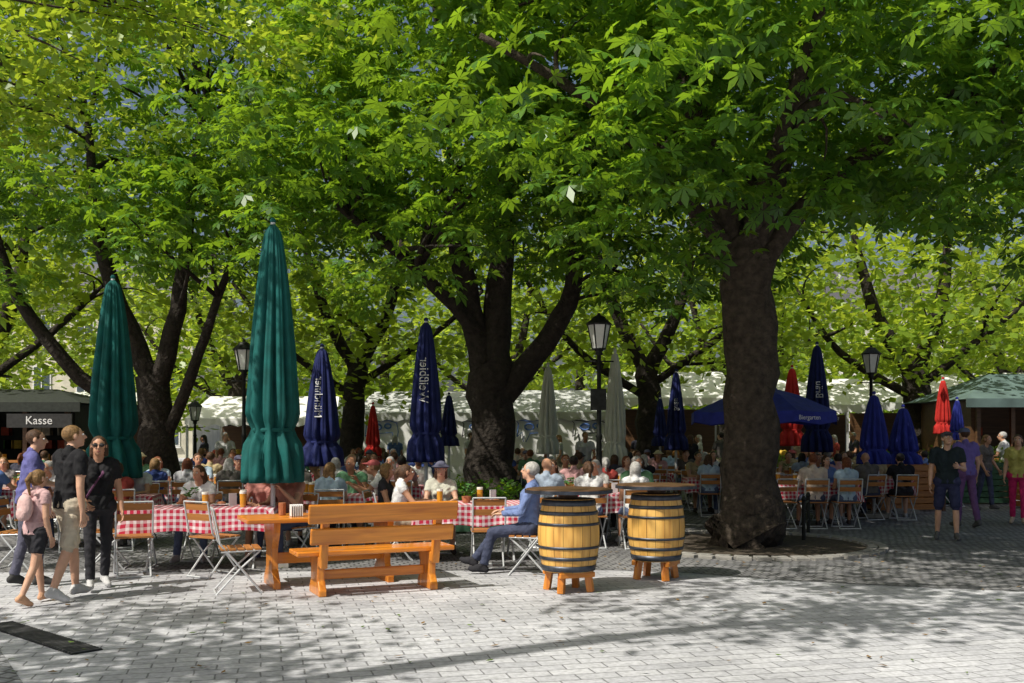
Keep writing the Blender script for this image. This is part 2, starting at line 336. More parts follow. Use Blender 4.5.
T+=tree('chestnut_tree',[
 ([(-.4,20,-.05),(-.4,20,.3),(-.4,20,1),(-.42,20,2.2),(-.4,20,3.1)],[.75,.58,.47,.44,.44]),
 ([(-.45,20,2.6),(-.75,19.9,3.8),(-1.05,19.7,5.5),(-1.2,19.5,8),(-1.6,19.4,11)],[.3,.25,.2,.14,.06]),
 ([(-.35,20,2.7),(-.3,19.9,4.2),(-.1,19.8,6.5),(0,19.8,9),(.2,19.6,11.5)],[.32,.26,.2,.14,.06]),
 ([(-.35,20,2.2),(.45,19.7,3.2),(1.1,19.4,4.2),(1.4,19.2,5.8),(2.2,19,8)],[.26,.22,.19,.13,.05]),
 ([(-.6,19.9,3.6),(-1.8,19,4.8),(-3.2,18,5.8)],[.17,.12,.05])],
 [((-.5,20.3,9.3),(5.2,4.6,4.6)),((-2.4,17.2,5.9),(2.3,1.9,2.0)),((1.6,17.6,6.1),(2.2,1.9,1.8)),((-4,19,6.5),(2.2,2.2,1.9)),((-1.3,16.2,4.7),(1.3,1.0,1.0)),((.6,16.5,5.0),(1.3,1.0,1.2)),((2.6,18.3,4.6),(1.2,1,.9)),((-3.0,15.2,6.3),(1.6,1.3,1.4))],
 4.6,seed=5,nb=60,L=.24,bark=M_bark2,thr=-.02,ns=1.2)
T+=tree('chestnut_tree',[
 ([(-7.7,22,-.05),(-7.7,22,.4),(-7.75,22,1.6),(-7.9,22,3)],[.6,.46,.38,.34]),
 ([(-7.85,22,2.6),(-8.4,21.9,4),(-9.0,21.8,6),(-9.2,21.7,8.5)],[.24,.2,.15,.06]),
 ([(-7.8,22,2.6),(-7.3,21.8,4.4),(-7.0,21.7,6.5),(-6.6,21.5,9)],[.22,.18,.13,.06]),
 ([(-7.7,22,1.4),(-6.9,21.6,3.0),(-6.3,21.4,4.6),(-5.6,21,6)],[.15,.12,.09,.05]),
 ([(-7.9,22,1.9),(-9.4,21.8,2.9),(-10.6,21.5,4.6),(-11.2,21.4,6.5)],[.2,.17,.13,.06])],
 [((-8,22.3,9.3),(5.6,4.5,4.4)),((-4.8,19.5,6.6),(2.3,1.8,1.6)),((-10.5,19.5,6),(2.2,2,1.6)),((-6.4,19.0,5.6),(1.8,1.4,1.2))],
 4.0,seed=8,nb=50,L=.24,bark=M_bark2,thr=-.05,ns=1.2)
T+=tree('unseen_shade_tree',[
 ([(-9.8,12.5,-.05),(-9.8,12.5,1),(-9.7,12.4,4)],[.45,.34,.28]),
 ([(-9.7,12.4,3.8),(-8.6,12,5.6),(-7.2,11.6,7)],[.2,.14,.05]),([(-9.7,12.4,3.8),(-9.6,12,6.5),(-9,11.6,9)],[.22,.15,.05])],
 [((-7.9,11.8,7.4),(3.6,2.8,2.5)),((-6.0,12.4,6.4),(2.0,1.6,1.4)),((-4.6,13.0,7.6),(2.6,2,1.5)),((-6.6,12.2,4.9),(1.2,1.0,.9))],
 8,leaf='s',L=.15,per=22,spread=.22,m=M_leafy,seed=11,nb=50,thr=.05,ns=1.4)
# unseen tree added on the left, crown shaped to cast shade over the square
T+=tree('unseen_shade_tree',[
 ([(-7.5,2.0,-.05),(-7.5,2,1),(-7.3,2.2,4.5)],[.4,.3,.26]),
 ([(-7.3,2.2,4.3),(-5.4,3.2,6.6),(-3,4.4,8.2),(-.5,4.8,8.6)],[.2,.15,.1,.04]),([(-7.3,2.2,4.3),(-7.8,3,6),(-8.2,4,7.5)],[.2,.13,.05])],
 [((-3.2,4.8,8.3),(1.8,1.1,.8)),((-.2,5.0,8.4),(2.6,1.3,.8)),((-8.4,3.6,7.5),(2.4,2.0,1.3)),((2.6,4.8,8.2),(2.0,1.3,.7)),((.3,7.0,8.6),(3.2,1.3,.8)),((-2.2,6.4,8.4),(1.8,.9,.7)),((-6.9,3.4,7.6),(1.5,1.3,.8)),((4.4,6.6,8.6),(2.8,1.6,.8)),((-7.2,5.4,7.8),(1.8,.7,.7))],
 8,leaf='s',L=.22,per=12,spread=.26,m=M_leafy,seed=13,nb=16,thr=-.2,ns=1.8)
def midtree(x,y,h,r,seed,lean=0,tr=.3,m=M_leaffar,dens=1.6):
    zc=h*.62
    return tree('chestnut_tree',[([(x,y,-.05),(x,y,.5),(x+lean*.3,y,2),(x+lean*.6,y,3.6)],[tr*1.5,tr*1.1,tr*.95,tr*.85]),
     ([(x+lean*.6,y,3.4),(x-1.0+lean,y-.3,5.2),(x-1.8+lean,y-.5,8)],[tr*.6,tr*.45,.05]),
     ([(x+lean*.6,y,3.4),(x+.9+lean,y-.3,5.4),(x+1.3+lean,y,8.5)],[tr*.6,tr*.45,.05]),
     ([(x+lean*.5,y,3.0),(x+2.0+lean,y-.4,4.4),(x+3.4+lean,y-.6,5.6)],[tr*.35,tr*.25,.05]),
     ([(x+lean*.5,y,2.7),(x-2.0+lean,y-.4,4.0),(x-3.4+lean,y-.8,5.8)],[tr*.35,tr*.25,.05])],
     [((x+lean,y,zc),(r,r*.8,h*.40)),((x-r*.55,y-r*.4,4.5),(r*.45,r*.35,1.4)),((x+r*.6,y-r*.3,4.6),(r*.45,r*.35,1.4)),((x,y-r*.5,4.6),(r*.4,r*.3,1.1))],
     dens,leaf='s',L=.32,per=11,spread=.36,m=m,bark=M_bark2,seed=seed,nb=24,thr=-.15)
for a in ((3.8,28,11.5,4.6,21,0,.36),(-4.6,28,11.5,4.8,22,.4,.33),(12.0,29,12,5.5,23,-.6,.42),(-14.5,27,12.5,5.2,24,.3,.4),(8.2,38,12,5.2,25,0,.35),(-10.5,38,13,5.5,26,0,.35),(-.5,39,12,5,27,0,.35),(18,36,12,5.5,29,0,.35),(-21,36,13,5.5,30,0,.35)): T+=midtree(*a)
rng=np.random.default_rng(31)
def rowtrees():
    mb=MB(); Ss=[]
    for i in range(24):
        x=-47+i*4.1+rng.uniform(-1.2,1.2); y=rng.uniform(48,60); h=rng.uniform(10.5,14.5)
        mb.tube([(x,y,0),(x+.1,y,2.5),(x+.3,y,h*.6)],[.4,.3,.15],M_bark2,8)
        Ss.append(crown_pts([((x,y,h*.56),(rng.uniform(3.2,4.4),3,h*.42)),((x+2,y-2,4.2),(2.4,2,2.0))],rng,.8,-.5,.8,i))
    V,r=small(np.concatenate(Ss),rng,8,.6,.6)
    E=empty('distant_tree_row'); put('trunks',mb.mesh('trunks'),parent=E); put('foliage',quadmesh('foliage',V,r,M_leaffar),parent=E)
rowtrees()
print('LEAF QUADS',T)
# ---------------------------------------------------------------- background building
def building(name,x,y,wd,dp,h,wall,roofc,fl,cols,rz=0):
    E=empty(name,(x,y,0),rz); mb=MB(); mb.box((0,0,h/2),(wd,dp,h),wall); put('walls',mb.mesh('walls'),parent=E)
    mb=MB(); W=wd/2+.4;D=dp/2+.4
    mb.add([(-W,-D,h+.003),(W,-D,h+.003),(W,D,h+.003),(-W,D,h+.003),(-W,0,h+4),(W,0,h+4)],[(0,1,5,4),(2,3,4,5),(0,4,3),(1,2,5),(3,2,1,0)],roofc); put('roof',mb.mesh('roof'),parent=E)
    mb=MB(); gl=mat('window_glass',(.06,.08,.1),.1,spec=.8,bump=0); fr=mat('window_frame',(.7,.7,.68),.6)
    fh=h/fl
    for i in range(fl):
        for j in range(cols):
            cx=-wd/2+(j+.5)*wd/cols; cz=fh*(i+.52)
            mb.box((cx,-dp/2-.03,cz),(1.3,.1,fh*.58),fr); mb.box((cx,-dp/2-.06,cz),(1.1,.1,fh*.58-.2),gl); mb.box((cx,-dp/2-.1,cz),(.07,.08,fh*.58-.2),fr); mb.box((cx,-dp/2-.12,cz-fh*.31),(1.5,.25,.1),fr)
    put('windows',mb.mesh('windows'),parent=E)
building('plastered_building',-40,78,34,12,11,mat('plaster_cream',(.55,.52,.42),.9,scale=1),mat('slate_roof',(.12,.12,.13),.8),3,11)
building('plastered_building',44,80,36,12,11,mat('plaster_white',(.62,.60,.55),.9,scale=1),_mc['slate_roof'],3,12)
# ---------------------------------------------------------------- market tents and stalls
def tent(name,x,y,wd,dp,he,hr,roof=None,side=True,cows=0,rz=0):
    roof=roof or M_white; E=empty(name,(x,y,0),rz); mb=MB(); W=wd/2;D=dp/2
    mb.add([(-W,-D,he),(W,-D,he),(W,D,he),(-W,D,he),(-W*.9,0,hr),(W*.9,0,hr)],[(0,1,5,4),(2,3,4,5),(3,0,4),(1,2,5)],roof)
    n=max(2,int(wd/.5)); 
    for k in range(n):
        x0=-W+k*wd/n;x1=x0+wd/n; mb.add([(x0,-D-.01,he),(x1,-D-.01,he),(x1,-D-.01,he-.2),((x0+x1)/2,-D-.03,he-.28),(x0,-D-.01,he-.2)],[(4,3,2,1,0)],roof)
    put('canopy',mb.mesh('canopy'),parent=E)
    mb=MB(); k=max(2,int(wd/3)+1)
    for i in range(k):
        for s in(-1,1): mb.box((-W+.06+(wd-.12)*i/(k-1),s*(D-.06),he/2),(.07,.07,he),M_steel)
    put('posts',mb.mesh('posts'),parent=E)
    if side:
        mb=MB(); nn=int(wd/.25)
        vs=[];fs=[]
        for i in range(nn+1):
            xx=-W+.1+(wd-.2)*i/nn; yy=-D+.08+.03*math.sin(i*1.9)+.02*math.sin(i*.7)
            vs+=[(xx,yy,.1),(xx,yy,he-.05)]
        for i in range(nn): fs.append((2*i,2*i+2,2*i+3,2*i+1))
        mb.add(vs,fs,M_white)
        put('side_wall',mb.mesh('side_wall',True),parent=E)
    else:
        mb=MB(); mb.box((0,-D*.5,.5),(wd*.8,.7,1),M_dwood); mb.box((0,D-.18,he*.45),(wd*.94,.06,he*.9),M_dwood)
        for i in range(int(wd*3)):
            c=random.choice([(.5,.08,.04),(.1,.25,.04),(.6,.4,.05),(.45,.2,.05),(.6,.6,.5)])
            mb.sphere((random.uniform(-wd*.36,wd*.36),-D*.5+random.uniform(-.25,.2),1.05),.12,mat('produce_%d'%(int(c[0]*10)),c,.6),8)
        put('counter',mb.mesh('counter'),parent=E)
    for j in range(cows):
        mb=MB(); cx=-W+wd*(j+.5)/max(cows,1); cz=1.85
        body=[(-.5,-.25),(-.45,.15),(-.55,.28),(-.38,.25),(-.1,.22),(.25,.26),(.5,.18),(.55,-.1),(.5,-.4),(.42,-.4),(.36,-.12),(-.1,-.15),(-.22,-.4),(-.3,-.4),(-.34,-.12),(-.5,-.25)]
        mb.tube([(cx+a,-D+.02,cz+b) for a,b in body],.016,M_bprint if j==0 else M_black,5)
        mb.tube([(cx-.12+.14*math.cos(t),-D+.02,cz+.05+.09*math.sin(t)) for t in [i*.7 for i in range(10)]],.03,M_bprint,5)
        mb.tube([(cx+.22+.1*math.cos(t),-D+.02,cz+.08+.07*math.sin(t)) for t in [i*.7 for i in range(10)]],.03,M_bprint,5)
        put('cow_print',mb.mesh('cow_print'),parent=E)
M_grey=mat('grey_canvas',(.50,.51,.50),.85,var=.12,scale=2,bump=.3,dist=.03)
tent('market_tent',-2.6,33.5,4.6,4,2.35,3.1,M_grey,cows=3)
tent('market_tent',1.5,32.5,3.4,4,2.35,3.1,M_grey,cows=2)
tent('market_tent',-8.3,35,5.0,4,2.2,3.0,side=False)
tent('market_tent',5.2,32.5,3.6,3.4,2.8,3.7,side=False)
tent('market_tent',9.8,33,3.6,3.4,2.6,3.5,side=False)
tent('market_tent',13.6,34,3.4,3.4,2.7,3.7,side=False)
tent('market_tent',-16,36,6,4,2.4,3.2,side=False)
tent('market_tent',18,33,4,3.6,2.7,3.7,side=False)
def stall(name,x,y,wd,dp,he,hr,roof,wall,sign=None,rz=0,sx=0):
    E=empty(name,(x,y,0),rz); mb=MB();W=wd/2;D=dp/2
    mb.add([(-W-.4,-D-.5,he),(W+.4,-D-.5,he),(W+.4,D+.4,he),(-W-.4,D+.4,he),(-W*.5,0,hr),(W*.5,0,hr)],[(0,1,5,4),(2,3,4,5),(3,0,4),(1,2,5),(3,2,1,0)],roof)
    mb.box((0,-D-.53,he-.1),(wd+.8,.05,.22),roof); put('roof',mb.mesh('roof'),parent=E)
    mb=MB()
    mb.box((0,D-.05,he/2),(wd,.1,he-.02),wall)
    for s in(-1,1): mb.box((s*(W-.05),-.01,he/2),(.1,dp-.22,he-.02),wall)
    mb.box((0,-D+.1,.5),(wd-.24,.2,1.0),wall)
    for i in range(int(wd/.9)+1): mb.box((-W+.12+(wd-.24)*i/int(wd/.9),-D-.03,he/2),(.1,.1,he-.02),M_dwood)
    mb.box((0,-D-.05,1.03),(wd,.5,.05),M_bwood); put('walls',mb.mesh('walls'),parent=E)
    mb=MB()
    for i in range(int(wd*4)):
        c=random.choice([(.5,.08,.04),(.1,.25,.04),(.6,.4,.05),(.7,.65,.5)])
        mb.box((random.uniform(-W*.85,W*.85),-D-.05,1.13),(.16,.2,.14),mat('goods_%d'%int(c[0]*10),c,.6))
        mb.box((random.uniform(-W*.85,W*.85),D-.2,random.choice([1.4,1.75])),(.2,.2,.22),mat('goods_%d'%int(c[0]*10),c,.6))
    put('goods',mb.mesh('goods'),parent=E)
    if sign:
        mb=MB(); mb.box((sx,-D-.62,he-.42),(1.5,.06,.32),mat('sign_dark',(.03,.03,.03),.6)); put('sign_board',mb.mesh('sign_board'),parent=E)
        cu=bpy.data.curves.new('sign_text','FONT'); cu.body=sign; cu.size=.27; cu.extrude=.004; cu.align_x='CENTER'; cu.align_y='CENTER'; cu.materials.append(M_wpaint)
        o=bpy.data.objects.new('sign_text',cu); o.rotation_euler=(rad(90),0,0); o.location=(sx,-D-.66,he-.42); COL.objects.link(o); o.parent=E
stall('cashier_kiosk',-12.5,25.2,4.2,3,2.4,2.8,mat('kiosk_roof',(.03,.035,.03),.8),mat('kiosk_wall',(.03,.035,.03),.7),'Kasse',sx=1.6)
stall('market_stall',14.0,27,4.6,3.2,2.55,3.3,M_shadecl,M_dwood)
def slatbox(name,x,y,L,dp,h,m,rz=0,plants=True):
    E=empty(name,(x,y,0),rz); mb=MB()
    for i in range(int(h/.14)):
        for s in(-1,1): mb.box((0,s*dp/2,.1+i*.14),(L,.025,.115),m)
        for s in(-1,1): mb.box((s*(L/2-.014),0,.1+i*.14),(.025,dp-.03,.115),m)
    for sx in(-1,1):
        for sy in(-1,1): mb.box((sx*(L/2+.03),sy*(dp/2+.03),h/2),(.07,.07,h+.04),M_dwood)
    put('slats',mb.mesh('slats'),parent=E)
    if plants:
        S=np.stack([RNG.uniform(-L/2,L/2,60),RNG.uniform(-dp/2,dp/2,60),h+RNG.uniform(-.05,.3,60)],1)
        V,r=small(S,RNG,14,.1,.09); put('plants',quadmesh('plants',V,r,M_leaf),parent=E)
slatbox('wooden_planter',8.5,21.8,1.5,.6,1.0,M_bwood,rad(12),False)
M_gwood=mat('green_wood',(.05,.12,.07),.6)
slatbox('wooden_planter',10.9,24.0,1.8,.6,1.0,M_gwood)
slatbox('wooden_planter',12.0,22.4,1.2,.6,1.1,M_bwood)
slatbox('wooden_planter',-.5,16.9,1.2,.5,.55,M_gwood)
slatbox('wooden_planter',-10.8,18.5,2.4,.6,.8,M_dwood)
slatbox('wooden_planter',5.9,25.6,2.2,.6,.8,M_gwood)
# ---------------------------------------------------------------- parasols
def textmesh(body,size,align='CENTER'):
    cu=bpy.data.curves.new('t','FONT'); cu.body=body; cu.size=size; cu.align_x=align; cu.align_y='CENTER'; cu.extrude=0; cu.resolution_u=2
    o=bpy.data.objects.new('t',cu); COL.objects.link(o); dg=bpy.context.evaluated_depsgraph_get(); dg.update(); me=bpy.data.meshes.new_from_object(o.evaluated_get(dg))
    bpy.data.objects.remove(o); vs=[tuple(v.co) for v in me.vertices]; fs=[tuple(p.vertices) for p in me.polygons]; bpy.data.meshes.remove(me); return vs,fs
def parasol(x,y,top,bot,rb,m,logo=None,name='closed_parasol',seed=0,tie=.2):
    random.seed(seed+50); E=empty(name,(x,y,0),0); mb=MB()
    H=top-bot; nf=random.choice([9,10,11]); ph=random.uniform(0,6); n=34
    def Rz(t):
        r=rb*(.17+.83*(1-t)**.62)
        r*=1-.26*math.exp(-((t-tie)/.035)**2)
        if t<tie: r*=1+.06*(1-t/tie)
        if t>.97: r*=1-.6*(t-.97)/.03
        return r
    prof=[(Rz(i/n),bot+H*i/n) for i in range(n+1)]
    sk1=random.uniform(.2,.5)
    def fn(a,z):
        t=(z-bot)/H; am=.30*min(1,.4+(1-t)*1.2)
        f=abs(math.sin(nf*.5*(a+sk1*t+.12*math.sin(5*t))+ph)); g=abs(math.sin(nf*(a-.2*t)+ph*2))
        return 1+am*(f**.6*1.6-1.15)+.09*(g-.5)+.06*math.sin(2*a+3*t+ph)
    mb.lathe(prof,m,120,fn=fn)
    put('canopy',mb.mesh('canopy',True),parent=E)
    mb=MB(); mb.lathe([(.03,.02),(.03,top+.03)],M_steel,10); mb.sphere((0,0,top+.04),.04,m,8)
    mb.box((0,0,.05),(.5,.5,.08),M_stone)
    zt=bot+H*tie; mb.lathe([(rb*.74,zt-.02),(rb*.76,zt),(rb*.74,zt+.03)],m,24,cap=False)
    put('pole',mb.mesh('pole'),parent=E)
    if logo:
        vs,fs=textmesh(random.choice(['Bräu','Münchner','Weißbier']),H*.085); V=[]
        for a,b,c in vs:
            zz=bot+H*.58+a; t=(zz-bot)/H; r0=Rz(t); an=-math.pi/2-.1+(b)/max(r0,.05); rr=r0*fn(an%(2*math.pi),zz)+.012
            V.append((rr*math.cos(an),rr*math.sin(an),zz))
        mb=MB(); mb.add(V,fs,M_wpaint); put('printed_lettering',mb.mesh('printed_lettering'),parent=E)
PX=lambda px,d:(px-512)/1000*d
def Z(py,d): return 1.65+(435-py)/1000*d
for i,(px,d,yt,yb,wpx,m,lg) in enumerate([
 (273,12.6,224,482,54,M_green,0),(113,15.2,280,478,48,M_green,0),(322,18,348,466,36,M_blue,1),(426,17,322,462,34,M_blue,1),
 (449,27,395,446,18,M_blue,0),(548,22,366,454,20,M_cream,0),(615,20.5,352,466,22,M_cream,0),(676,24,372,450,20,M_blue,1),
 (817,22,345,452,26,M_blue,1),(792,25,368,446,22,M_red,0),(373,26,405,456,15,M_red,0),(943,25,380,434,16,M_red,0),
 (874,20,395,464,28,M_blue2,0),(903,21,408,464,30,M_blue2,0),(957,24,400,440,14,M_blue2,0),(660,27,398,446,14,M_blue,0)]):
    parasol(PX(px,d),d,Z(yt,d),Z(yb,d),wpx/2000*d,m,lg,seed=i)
def openparasol(x,y,R,ztop,zed,m):
    E=empty('open_parasol',(x,y,0),rad(11)); mb=MB(); n=8
    vs=[(0,0,ztop)];fs=[]
    for j,(f,g) in enumerate(((.5,.40),(1,1))):
        for k in range(n*2):
            a=math.pi*k/n; s=1 if k%2==0 else .965; z=ztop-(ztop-zed)*g-(0 if k%2==0 else .03)
            vs.append((R*f*s*math.cos(a),R*f*s*math.sin(a),z))
    K=n*2
    for k in range(K):
        k2=(k+1)%K; fs.append((0,1+k,1+k2)); fs.append((1+k,1+K+k,1+K+k2,1+k2))
    o=len(vs)
    for k in range(K):
        p=vs[1+K+k]; vs.append((p[0]*1.005,p[1]*1.005,p[2]-.2-(0.03 if k%2 else 0)))
    for k in range(K):
        k2=(k+1)%K; fs.append((1+K+k,o+k,o+k2,1+K+k2))
    mb.add(vs,fs,m); mb.lathe([(.28,ztop-.07),(.02,ztop+.08)],m,16); put('canopy',mb.mesh('canopy'),parent=E)
    mb=MB(); mb.lathe([(.028,.02),(.028,ztop-.03)],M_steel,10); mb.box((0,0,.05),(.5,.5,.08),M_stone)
    for k in range(n):
        a=2*math.pi*k/n; mb.bar((0,0,ztop-.6),(R*.5*math.cos(a),R*.5*math.sin(a),ztop-(ztop-zed)*.42-.03),.02,.02,M_steel)
    put('frame',mb.mesh('frame'),parent=E)
    for kk in (10,12,14):
        a0=math.pi*kk/n; a1=math.pi*(kk+2)/n; p=Vector((math.cos(a0),math.sin(a0),0))*R; q=Vector((math.cos((a0+a1)/2),math.sin((a0+a1)/2),0))*R*.965*1.02
        tv,tf=textmesh('Biergarten',.12); d=(q-p).normalized(); c=(p+q)/2*1.012
        mb=MB(); mb.add([tuple(c+d*a+Vector((0,0,zed-.13+b))) for a,b,_ in tv],tf,M_wpaint); put('lettering',mb.mesh('lettering'),parent=E)
openparasol(PX(763,19.5),19.5,1.42,2.62,2.1,M_blue2)
# ---------------------------------------------------------------- street lamps
def lamp(x,y,top,box=False):
    E=empty('street_lamp',(x,y,0)); mb=MB(); t=top
    mb.lathe([(.16,0),(.16,.12),(.11,.2),(.09,.7),(.12,.75),(.06,.85),(.045,1.6),(.06,1.63),(.04,1.68),(.035,t-.72),(.07,t-.70),(.05,t-.66),(.11,t-.6)],M_iron,16)
    mb.bar((-.25,0,t-.82),(.25,0,t-.82),.025,.025,M_iron)
    put('post',mb.mesh('post',True),parent=E)
    mb=MB(); mb.lathe([(.11,t-.6),(.19,t-.2)],M_gl,6); put('lantern_glass',mb.mesh('g'),parent=E)
    mb=MB()
    for k in range(6):
        a=math.pi*k/3; mb.bar((.112*math.cos(a),.112*math.sin(a),t-.6),(.195*math.cos(a),.195*math.sin(a),t-.2),.018,.018,M_iron)
    mb.lathe([(.215,t-.205),(.22,t-.18),(.12,t-.09),(.10,t-.06),(.03,t-.03),(.02,t)],M_iron,12); mb.lathe([(.12,t-.62),(.125,t-.6)],M_iron,12)
    if box: mb.box((-.02,-.1,2.25),(.26,.12,.36),M_iron)
    put('lantern_frame',mb.mesh('f'),parent=E)
lamp(PX(599,17),17,3.72,True); lamp(PX(871,22),22,3.62); lamp(PX(244,20),20,3.55); lamp(PX(195,30),30,2.7)
# ---------------------------------------------------------------- barrels
def barrel(x,y,rz):
    E=empty('barrel_table',(x,y,0),rz); mb=MB(); z0,z1=.22,.98; n=48
    prof=[]
    R=lambda t:.272+.056*math.sin(math.pi*t)
    for i in range(15):
        t=i/14; prof.append((R(t),z0+(z1-z0)*t))
    ns=20
    for k in range(ns):
        a0=2*math.pi*k/ns+.006; a1=2*math.pi*(k+1)/ns-.006; vs=[];fs=[]; dr=random.uniform(-.0015,.0015)
        for r,z in prof:
            for j in range(4):
                a=a0+(a1-a0)*j/3; vs.append(((r+dr)*math.cos(a),(r+dr)*math.sin(a),z))
        for i in range(len(prof)-1):
            for j in range(3): fs.append((i*4+j,i*4+j+1,i*4+j+5,i*4+j+4))
        mb.add(vs,fs,M_barrel)
    mb.lathe([(r-.006,z) for r,z in prof],M_dwood,n)
    put('staves',mb.mesh('staves',True),parent=E)
    mb=MB()
    for t,hw in ((.05,.04),(.19,.024),(.34,.018),(.66,.018),(.81,.024),(.95,.04)):
        t0=max(0,t-hw);t1=min(1,t+hw)
        mb.lathe([(R(t0)+.001,z0+(z1-z0)*t0),(R(t0)+.008,z0+(z1-z0)*t0),(R(t1)+.008,z0+(z1-z0)*t1),(R(t1)+.001,z0+(z1-z0)*t1)],M_hoop,n,cap=False)
    put('hoops',mb.mesh('hoops',True),parent=E)
    mb=MB(); mb.lathe([(.10,.983),(.10,1.03),(.42,1.035),(.455,1.045),(.455,1.075),(.445,1.085)],M_dwood,40)
    mb.lathe([(.462,1.04),(.467,1.04),(.467,1.075),(.462,1.075)],M_hoop,40,cap=False)
    put('round_top',mb.mesh('round_top'),parent=E)
    mb=MB()
    for k in range(4):
        a=math.pi/4+k*math.pi/2; mb.bar((.245*math.cos(a),.245*math.sin(a),0),(.20*math.cos(a),.20*math.sin(a),.28),.07,.07,M_orangez,up=(math.cos(a+1.57),math.sin(a+1.57),0))
    for s in(-1,1): mb.bar((-.2*1,s*.2,.19),(.2,s*.2,.19),.05,.055,M_orange); 
    put('feet',mb.mesh('feet'),parent=E,bevel=.006)
barrel(.6,10.6,.4); barrel(PX(656,11.5),11.5,1.1)
# ---------------------------------------------------------------- rustic bench & table
def bench(x,y,rz,L=1.75):
    E=empty('wooden_bench',(x,y,0),rz); mb=MB()
    for s in(-1,1):
        X=s*(L/2-.20)
        pl=[(-.02,0),(.44,0),(.44,.06),(.36,.16),(.36,.28),(.44,.41),(-.02,.41),(.05,.28),(.05,.16),(-.02,.06)]
        n=len(pl); vs=[(X-.04,a,b) for a,b in pl]+[(X+.04,a,b) for a,b in pl]
        q=[(0,1,2,9),(9,2,3,8),(8,3,4,7),(7,4,5,6)]
        fs=q+[tuple(reversed([i+n for i in f])) for f in q]+[(i,i+n,(i+1)%n+n,(i+1)%n) for i in range(n)]
        mb.add(vs,fs,M_orangez)
        mb.bar((X,-.02,.30),(X,-.15,.93),.075,.10,M_orangez,up=(0,1,0))
    mb.bar((-L/2+.25,.2,.2),(L/2-.25,.2,.2),.05,.10,M_orange)
    put('legs',mb.mesh('legs'),parent=E,bevel=.012)
    mb=MB(); mb.box((0,.13,.436),(L+.1,.2,.05),M_orange); mb.box((0,.345,.436),(L+.1,.2,.05),M_orange)
    put('seat',mb.mesh('seat'),parent=E,bevel=.012)
    mb=MB()
    R=Matrix.Rotation(rad(12),3,'X')
    mb.box((0,-.205,.86),(L-.02,.04,.20),M_orange,R); mb.box((0,-.155,.63),(L-.08,.04,.17),M_orange,R)
    put('backrest',mb.mesh('backrest'),parent=E,bevel=.014)
bench(-1.38,10.42,rad(24),1.6)
def rustic_table(x,y,rz,L=1.9):
    E=empty('wooden_table',(x,y,0),rz); mb=MB()
    for i in range(3): mb.box((0,-.24+.24*i,.735),(L,.235,.05),M_orange)
    put('top',mb.mesh('top'),parent=E,bevel=.01)
    mb=MB()
    for s in(-1,1):
        X=s*(L/2-.32)
        a=[(.30,0),(.30,.07),(.17,.2),(.16,.42),(.28,.6),(.30,.708)]; poly=[(-p,q) for p,q in a]+[(p,q) for p,q in reversed(a)]
        n=len(poly); vs=[(X-.035,p,q) for p,q in poly]+[(X+.035,p,q) for p,q in poly]
        fs=[(i,n-1-i,n-2-i,i+1) for i in range(n//2-1)]; fs=fs+[tuple(reversed([v+n for v in f])) for f in fs]
        fs+=[(i,i+n,(i+1)%n+n,(i+1)%n)[::-1] for i in range(n)]
        mb.add(vs,fs,M_orangez)
    mb.bar((-L/2+.3,0,.3),(L/2-.3,0,.3),.05,.12,M_orange)
    mb.lathe([(.04,.762),(.042,.90)],M_terr,12,(-.5,.1,0))
    for i in range(7): mb.box((-.45+.02*i,-.12,.827),(.008,.10,.13),M_wpaint)
    put('legs',mb.mesh('legs'),parent=E,bevel=.01)
rustic_table(-2.05,11.2,rad(24))
# ---------------------------------------------------------------- folding chair (shared mesh)
def chairmesh():
    mb=MB(); r=.011
    for s in(-1,1):
        X=s*.2
        mb.tube([(X,.22,0),(X,-.02,.30),(X,-.2,.52),(X,-.27,.88)],r,M_steel,6)
        mb.tube([(X*.9,-.24,0),(X*.9,.0,.26),(X*.9,.2,.44)],r,M_steel,6)
        mb.tube([(X,-.19,.44),(X,.21,.45)],r*.9,M_steel,6)
    for p in((.22,.012),(-.27,.88)): mb.tube([(-.2,p[0],p[1]),(.2,p[0],p[1])],r,M_steel,6)
    mb.tube([(-.18,-.24,.012),(.18,-.24,.012)],r,M_steel,6)
    for i in range(5): mb.box((0,-.16+i*.085,.463),(.42,.065,.018),M_bwood)
    for z,y in((.82,-.262),(.70,-.24)): mb.box((0,y+.015,z),(.41,.016,.075),M_bwood,Matrix.Rotation(rad(10),3,'X'))
    return mb.mesh('folding_chair')
ME_chair=chairmesh()
def chair(x,y,rz,name='folding_chair'): return put(name,ME_chair,(x,y,0),rz)
